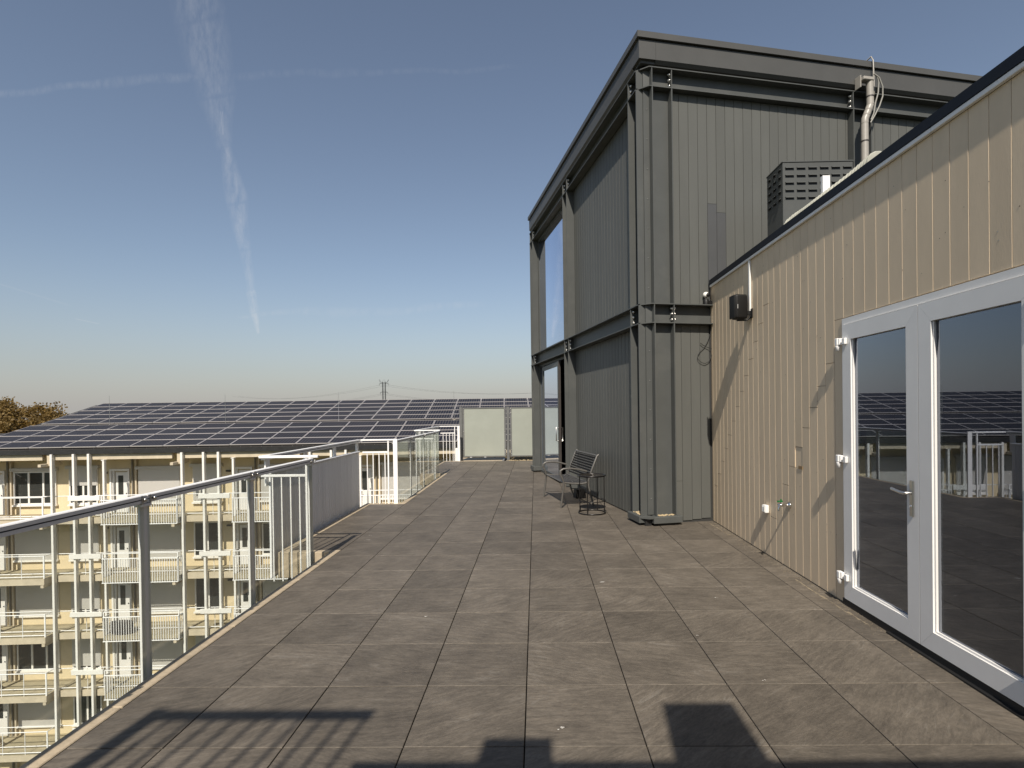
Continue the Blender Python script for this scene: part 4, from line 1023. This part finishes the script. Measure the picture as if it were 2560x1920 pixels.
for k in range(5):
    for p in P_RANGE:
        X = T_*p; Z = fl(k)
        f = MB().box((X-3.56, 1.46, Z), (X-3.46, 1.545, Z+2.33), 'trim_white').box((X-2.61, 1.46, Z), (X-2.53, 1.545, Z+2.33), 'trim_white').box((X-3.46, 1.46, Z+2.22), (X-2.61, 1.545, Z+2.33), 'trim_white').box((X-3.36, 1.475, Z), (X-3.30, 1.52, Z+2.20), 'trim_white').build('door_frame', AB)
        d = MB().box((X-3.25, 1.495, Z+.02), (X-2.63, 1.53, Z+2.15), 'wdoor').box((X-3.45, 1.515, Z+.02), (X-3.38, 1.53, Z+2.2), 'wdoor').build('door', AB)
        MB().box((X-3.12, 1.485, Z+.95), (X-2.86, 1.494, Z+1.98), 'pane').build('pane', d)
        MB().bbox((X-2.72, 1.455, Z+1.0), (X-2.68, 1.494, Z+1.05), 'rubber', .005).build('handle', d)
        MB().bbox((X-3.93, 1.47, Z+2.08), (X-3.69, 1.545, Z+2.17), 'rubber', .01).build('wall_lamp', AB)
for p in range(-1, 4):
    MB().tube([(T_*p-2.36, 1.46, GZ), (T_*p-2.36, 1.46, -.3)], .05, 'pipe_d', 10).build('downpipe', AB)
    MB().box((T_*p-2.20, 1.40, GZ), (T_*p-2.12, 1.545, -.3), 'concrete').build('party_strip', AB)
# projecting balconies with barred railings; plain landings in the first bay
def balcony(k, p):
    X, Z = T_*p, fl(k); x0_, x1_ = X-2.74, X+.96; yf = -.30
    b = MB().box((x0_+.02, yf+.02, Z-.22), (x1_-.02, .218, Z), 'balcony_floor').build('balcony', AB)
    g = MB()
    g.bbox((x0_-.04, yf-.02, Z-.30), (x1_, yf+.02, Z-.262), 'white', .004)
    g.bbox((x0_-.02, yf-.022, Z+.91), (x1_, yf+.022, Z+.955), 'white', .006)
    g.bbox((x0_-.02, yf+.03, Z+1.16), (x1_, yf+.065, Z+1.20), 'white', .006)
    for x in (x0_, x1_-.02):
        g.bbox((x-.018, yf+.022, Z+.915), (x+.018, .21, Z+.950), 'white', .004).bbox((x-.018, yf+.067, Z+1.165), (x+.018, .21, Z+1.195), 'white', .004)
        g.bbox((x-.018, yf+.02, Z-.298), (x+.018, .21, Z-.264), 'white', .004)
        g.bbox((x-.022, yf+.0205, Z-.26), (x+.022, yf+.055, Z+1.158), 'white', .004)
    g.build('balcony_rail', b)
    g = MB(); n = 31
    for i in range(n):
        x = x0_+.02+(x1_-x0_-.06)*i/(n-1); g.box((x-.013, yf-.012, Z-.262), (x+.013, yf+.012, Z+.91), 'white')
    for x in (x0_, x1_-.02):
        for j in range(1, 5):
            yy = yf+.12*j; g.box((x-.010, yy-.012, Z-.262), (x+.010, yy+.012, Z+.915), 'white')
    g.build('baluster_row', b, kind='stuff')
def landing(k, p):
    X, Z = T_*p, fl(k); x0_, x1_ = X-2.74, X+.85; yf = -.30
    b = MB().box((x0_, yf, Z-.30), (x1_, .218, Z-.002), 'concrete').box((x0_, yf+.03, Z-.001), (x1_-.03, .218, Z+.004), 'balcony_floor').build('landing', AB)
    g = MB()
    for zz in (1.13, .10): g.tube([(x0_, yf+.05, Z+zz), (x1_-.04, yf+.05, Z+zz)], .024, 'white', 6).tube([(x1_-.04, yf+.05, Z+zz), (x1_-.04, .3, Z+zz)], .02, 'white', 6)
    for x in (x1_-1.12, x1_-2.2, x1_-3.3): g.tube([(x, yf+.05, Z), (x, yf+.05, Z+1.13)], .016, 'white', 6)
    g.bbox((x1_-.075, yf+.035, Z+.004), (x1_-.01, yf+.075, Z+1.16), 'white', .004)
    g.build('landing_rail', b)
for k in range(5):
    for p in range(-1, 4):
        (landing if p == -1 else balcony)(k, p)
# open stair at the left end
for k in range(5):
    Z = fl(k)
    g = MB(); n = 9
    for i in range(n):
        x = -8.75-.24*i; z = Z+.163*(i)
        g.box((x-.27, -.28, z), (x, .9, z+.05), 'concrete')
    g.prism([(-8.70, Z-.05), (-8.70, Z+.10), (-11.0, Z+1.62), (-11.0, Z+1.40)], 'y', -.34, -.30, 'col_white')
    st_ = g.build('stair_flight', AB)
    g = MB()
    g.prism([(-8.62, Z+.98), (-8.62, Z+1.06), (-11.0, Z+2.66), (-11.0, Z+2.58)], 'y', -.36, -.31, 'col_white')
    for i in range(20):
        x = -8.66-.12*i; g.box((x-.012, -.345, Z+.05+.68*(.12*i)), (x+.012, -.325, Z+1.0+.67*(.12*i)), 'col_white')
    g.build('stair_railing', st_, kind='stuff')
MB().box((-8.66, -.2, GZ), (-8.56, .3, -.27), 'concrete').build('pier', AB)

# ---- solar arrays lying on the roof
def array(label, s0, s1, v0, rows, pw, ph, h):
    t = thing('solar_array', label, 'solar panels', (-19.051, 27.513, 0), PH, 'solar arrays on the apartment roof')
    W, H, d = pw-.03, ph-.03, .03; fr_ = .028
    g = MB()
    g.add([(-W/2+fr_, -H/2+fr_, .001), (W/2-fr_, -H/2+fr_, .001), (W/2-fr_, H/2-fr_, .001), (-W/2+fr_, H/2-fr_, .001)], [(0, 1, 2, 3)], 'solar')
    for a, b in (((-W/2, -H/2), (W/2, -H/2+fr_)), ((-W/2, H/2-fr_), (W/2, H/2)), ((-W/2, -H/2+fr_), (-W/2+fr_, H/2-fr_)), ((W/2-fr_, -H/2+fr_), (W/2, H/2-fr_))):
        g.box((*a, -d), (*b, .014 if b[0]-a[0] > 1 else .006), 'solar_frame')
    g.add([(-W/2, -H/2, -d-.001), (W/2, -H/2, -d-.001), (W/2, H/2, -d-.001), (-W/2, H/2, -d-.001)], [(3, 2, 1, 0)], 'rubber')
    me = g.mesh('solar_panel')
    n = int((s1-s0)/pw)
    for r_ in range(rows):
        for c_ in range(n):
            q = roofpt(s0+pw*(c_+.5), v0+ph*(r_+.5), h)
            ob = put('solar_panel', me, t, q); ob.rotation_euler = (al+random.uniform(-.002, .002), random.uniform(-.002, .002), 0)
    g = MB()
    for r_ in range(rows+1):
        v = v0+ph*r_
        for vv in ((v+.12,) if r_ == 0 else ((v-.12,) if r_ == rows else (v-.14, v+.14))):
            g.add([roofpt(s, vv+dv, hh) for s in (s0, s0+pw*n) for dv in (-.02, .02) for hh in (-.10, h-d-.004)], [(0, 1, 3, 2), (4, 6, 7, 5), (0, 4, 5, 1), (2, 3, 7, 6), (1, 5, 7, 3)], 'navy')
    g.build('mounting_rail', t)
    return t
array('lower solar panel array of four rows just above the gutter', -9.80, 22.0, .03, 4, 1.653, 1.058, .02)
array('upper solar panel array of five rows running up to the roof ridge', -9.44, 22.2, 4.55, 5, 1.580, 1.028, .035)
for (s, v, lb) in ((-5.35, 4.23, 'thin lightning rod on the solar roof, first from the autumn tree'), (1.22, 4.2, 'thin lightning rod on the solar roof, second from the autumn tree'), (7.7, 4.3, 'thin lightning rod on the solar roof, left of the power pylon'), (14.45, 4.4, 'thin lightning rod on the solar roof nearest the frosted screens')):
    q = Matrix.Translation((-19.051, 27.513, 0)) @ Matrix.Rotation(PH, 4, 'Z') @ roofpt(s, v, -.05)
    rd = thing('lightning_rod', lb, 'lightning rod', q, 0, 'lightning rods on the solar roof')
    MB().tube([(0, 0, .02), (0, 0, 1.75)], [.013, .007], 'steel', 6).build('rod', rd)
    MB().lathe([(0, .06), (.10, .05), (.11, 0), (0, 0)], 'concrete', 10).build('foot', rd)
# basket on a balcony
q = Matrix.Translation((-19.051, 27.513, 0)) @ Matrix.Rotation(PH, 4, 'Z') @ Vector((-2.02, -.02, fl(2)+.002))
wb = thing('wicker_basket', 'large dark round basket standing behind balcony bars on the apartment block', 'basket', q)
MB().lathe([(0, .0), (.50, .0), (.56, .10), (.57, .55), (.53, .62), (.48, .60), (.46, .5), (0, .45)], 'wicker', 18, Matrix.Diagonal((1, .38, 1, 1))).build('body', wb)
g = MB()
for z in (.08, .2, .32, .44, .56): g.tube([(.575*math.cos(R(a)), .225*math.sin(R(a)), z) for a in range(0, 360, 20)], .02, 'wicker', 5, True)
g.build('weave', wb)

# ================================================================== BEYOND
def tree(x, y, top, rad, label, seed):
    rg = random.Random(seed)
    t = thing('broadleaf_tree', label, 'tree', (x, y, GZ), 0, 'autumn trees behind the apartment block')
    hgt = top-GZ
    g = MB(); g.tube([(0, 0, 0), (.1, .05, hgt*.2), (-.05, .1, hgt*.45), (.1, 0, hgt*.7)], [.45, .36, .27, .12], 'bark', 10)
    for i in range(9):
        a = i*2.4; z = hgt*(.32+.045*i); r = rad*(.75-.05*i)
        g.tube([(0, 0, z), (r*.45*math.cos(a), r*.45*math.sin(a), z+1.3), (r*math.cos(a), r*math.sin(a), z+2.2)], [.16, .09, .03], 'bark', 6)
    g.build('trunk', t)
    g = MB(); vs = []; fs = []
    clumps = []
    for i in range(620):
        while True:
            p = Vector((rg.uniform(-1, 1), rg.uniform(-1, 1), rg.uniform(-1, 1)))
            if .35 < p.length < 1: break
        if rg.random() < .65: p = p.normalized()*rg.uniform(.78, .97)
        n_ = 1+.07*noise.noise(p*2.3+Vector((seed, 0, 0)))
        clumps.append(Vector((p.x*rad*n_, p.y*rad*n_, hgt-rad*.86+p.z*rad*.86*n_)))
    for c in clumps:
        cr_ = rg.uniform(.7, 1.3)
        for j in range(120):
            d = Vector((rg.gauss(0, 1), rg.gauss(0, 1), rg.gauss(0, .8))); d = d.normalized()*cr_*rg.uniform(.3, 1.0)
            q = c+d; s = rg.uniform(.09, .19)
            a = Vector((rg.uniform(-1, 1), rg.uniform(-1, 1), rg.uniform(-1, 1))).normalized(); b = a.cross(Vector((rg.uniform(-1, 1), rg.uniform(-1, 1), rg.uniform(-1, 1)))).normalized()
            k = len(vs); vs += [q+a*s, q+b*s*.7, q-a*s, q-b*s*.7]; fs.append((k, k+1, k+2, k+3))
    g.add(vs, fs, 'leaf'); g.build('crown', t)
tree(-58.6, 60, 3.55, 7.4, 'round autumn brown tree rising behind the left end of the solar roof', 3)
# pylon
PY = thing('power_pylon', 'grey lattice high voltage pylon far away behind the solar roof', 'pylon', (-166, 600, GZ))
zb = GZ
g = MB(); rt = .17
def zz(w): return w-GZ
for sx in (-1.35, 1.35):
    for dx_ in (-.35, .35):
        for dy_ in (-.35, .35): g.tube([(sx+dx_*2.2, dy_*2.2, 0), (sx+dx_, dy_, 20), (sx+dx_, dy_, zz(34))], rt, 'pylon', 4)
    z = 2
    while z < zz(34)-2:
        for dy_ in (-.35, .35): g.tube([(sx-.4, dy_, z), (sx+.4, dy_, z+1.5)], .07, 'pylon', 4); g.tube([(sx+.4, dy_, z+1.5), (sx-.4, dy_, z+3)], .07, 'pylon', 4)
        z += 3
z = 4
while z < zz(33): g.tube([(-1.35, 0, z), (1.35, 0, z+.6)], .06, 'pylon', 4); z += 4
g.build('mast', PY)
g = MB()
for zc, hw in ((zz(32.4), 5.2), (zz(22.8), 4.2)):
    for dy_ in (-.4, .4):
        g.tube([(-hw, 0, zc), (-1.3, dy_, zc), (1.3, dy_, zc), (hw, 0, zc)], .13, 'pylon', 4); g.tube([(-hw, 0, zc), (-1.4, dy_, zc+1.6), (1.4, dy_, zc+1.6), (hw, 0, zc)], .09, 'pylon', 4)
    for q in range(-4, 5): g.tube([(q*hw/5, 0, zc), (q*hw/5+.5, 0, zc+1.6*(1-abs(q)/5))], .06, 'pylon', 4)
for sx in (-1, 1):
    g.tube([(sx*1.6, 0, zz(32.4)), (sx*3.6, 0, zz(34.4)), (sx*5.0, 0, zz(37.2))], .14, 'pylon', 4); g.tube([(sx*4.2, 0, zz(32.6)), (sx*4.4, 0, zz(35.2)), (sx*5.4, 0, zz(36.6))], .12, 'pylon', 4)
    g.tube([(sx*1.3, 0, zz(34)), (sx*1.1, 0, zz(36.4)), (sx*.2, 0, zz(36.6))], .10, 'pylon', 4)
    g.tube([(sx*2.2, 0, zz(32.6)), (sx*2.6, 0, zz(34.6)), (sx*1.2, 0, zz(34.4))], .09, 'pylon', 4)
g.build('cross_arms', PY)
g = MB()
for x_, z_ in ((-5.2, 32.4), (5.2, 32.4), (-4.2, 22.8), (4.2, 22.8)):
    for s in (-1, 1): g.tube([(x_, 0, zz(z_)), (x_, s*.4, zz(z_)-1.8)], .12, 'pylon', 5)
g.build('insulators', PY)
for i, (x_, z_) in enumerate(((-5.2, 31), (5.2, 31), (-4.2, 21.2), (4.2, 21.2))):
    for sgn, ex, ey, lab in ((-1, -330, 900, 'sagging away to the left'), (1, 260, 640, 'running level to the right')):
        pts = []
        for j in range(25):
            t = j/24; sag = (9 if sgn < 0 else 11)*4*t*(1-t)
            pts.append((-166+x_+(ex)*t*(1 if sgn > 0 else 1), 600+(ey-600)*t, z_-sag))
        lv = ('upper' if z_ > 25 else 'lower', 'near' if x_ > 0 else 'far')
        o = MB().tube(pts, .06, 'pylon', 4).build('power_line'); tag(o, f'{lv[0]} {lv[1]} side power cable from the pylon {lab}', 'cable', 'power cables strung from the pylon')

# ================================================================== BEHIND THE CAMERA (casts the foreground shadows)
RB = thing('rear_wing', 'beige rear wing of the roof building behind the viewpoint', 'building', (0, -.88, 0))
MB().box((-1.25, -6, -.04), (XW-.01, 0, 3.40), 'siding').build('wall', RB)
MB().box((-1.28, -6.02, 3.40), (XW-.01, .03, 3.53), 'navy').build('parapet', RB)
MB().box((-3.0, -6, 2.72), (-1.29, -.05, 2.88), 'concrete').box((-2.9, -5.9, -.04), (-2.7, -5.7, 2.72), 'concrete').box((-2.9, -.3, -.04), (-2.75, -.15, 2.72), 'concrete').build('stair_landing', RB)
for (xa, xb, h_, lb) in ((-.70, -.36, 3.77, 'small square chimney on the roof of the rear wing'), (.23, .62, 4.10, 'tall square chimney on the roof of the rear wing')):
    c_ = thing('chimney', lb, 'chimney', ((xa+xb)/2, -.88, 3.53), 0, 'chimneys on the rear wing')
    MB().box((-(xb-xa)/2, -.55, 0), ((xb-xa)/2, -.02, h_-3.53), 'rear').build('stack', c_)
rr_ = thing('stair_railing', 'white barred railing on the landing beside the rear wing', 'railing', (-1.96, -.92, 2.88))
MB().bbox((-.62, -.03, 1.10), (.60, .03, 1.17), 'white', .01).build('top_rail', rr_)
MB().bbox((-.66, -.05, -.1), (-.57, .05, 1.17), 'white', .01).build('post', rr_)
MB().bbox((-.60, -.02, .06), (.60, .02, .10), 'white', .006).build('lower_rail', rr_)
for i in range(10): MB().bbox((-.50+.118*i, -.010, .10), (-.478+.118*i, .010, 1.10), 'white', .003).build('baluster', rr_)
# short spike beside the post
MB().bbox((-.50, .06, .0), (-.47, .09, .82), 'white', .004).build('stub', rr_)

# ------------------------------------------------------------------ render settings
S.render.engine = 'CYCLES'
S.cycles.max_bounces = 8; S.cycles.transparent_max_bounces = 24; S.cycles.glossy_bounces = 4; S.cycles.diffuse_bounces = 3
S.cycles.caustics_reflective = False; S.cycles.caustics_refractive = False
S.render.resolution_x = 1024; S.render.resolution_y = 768
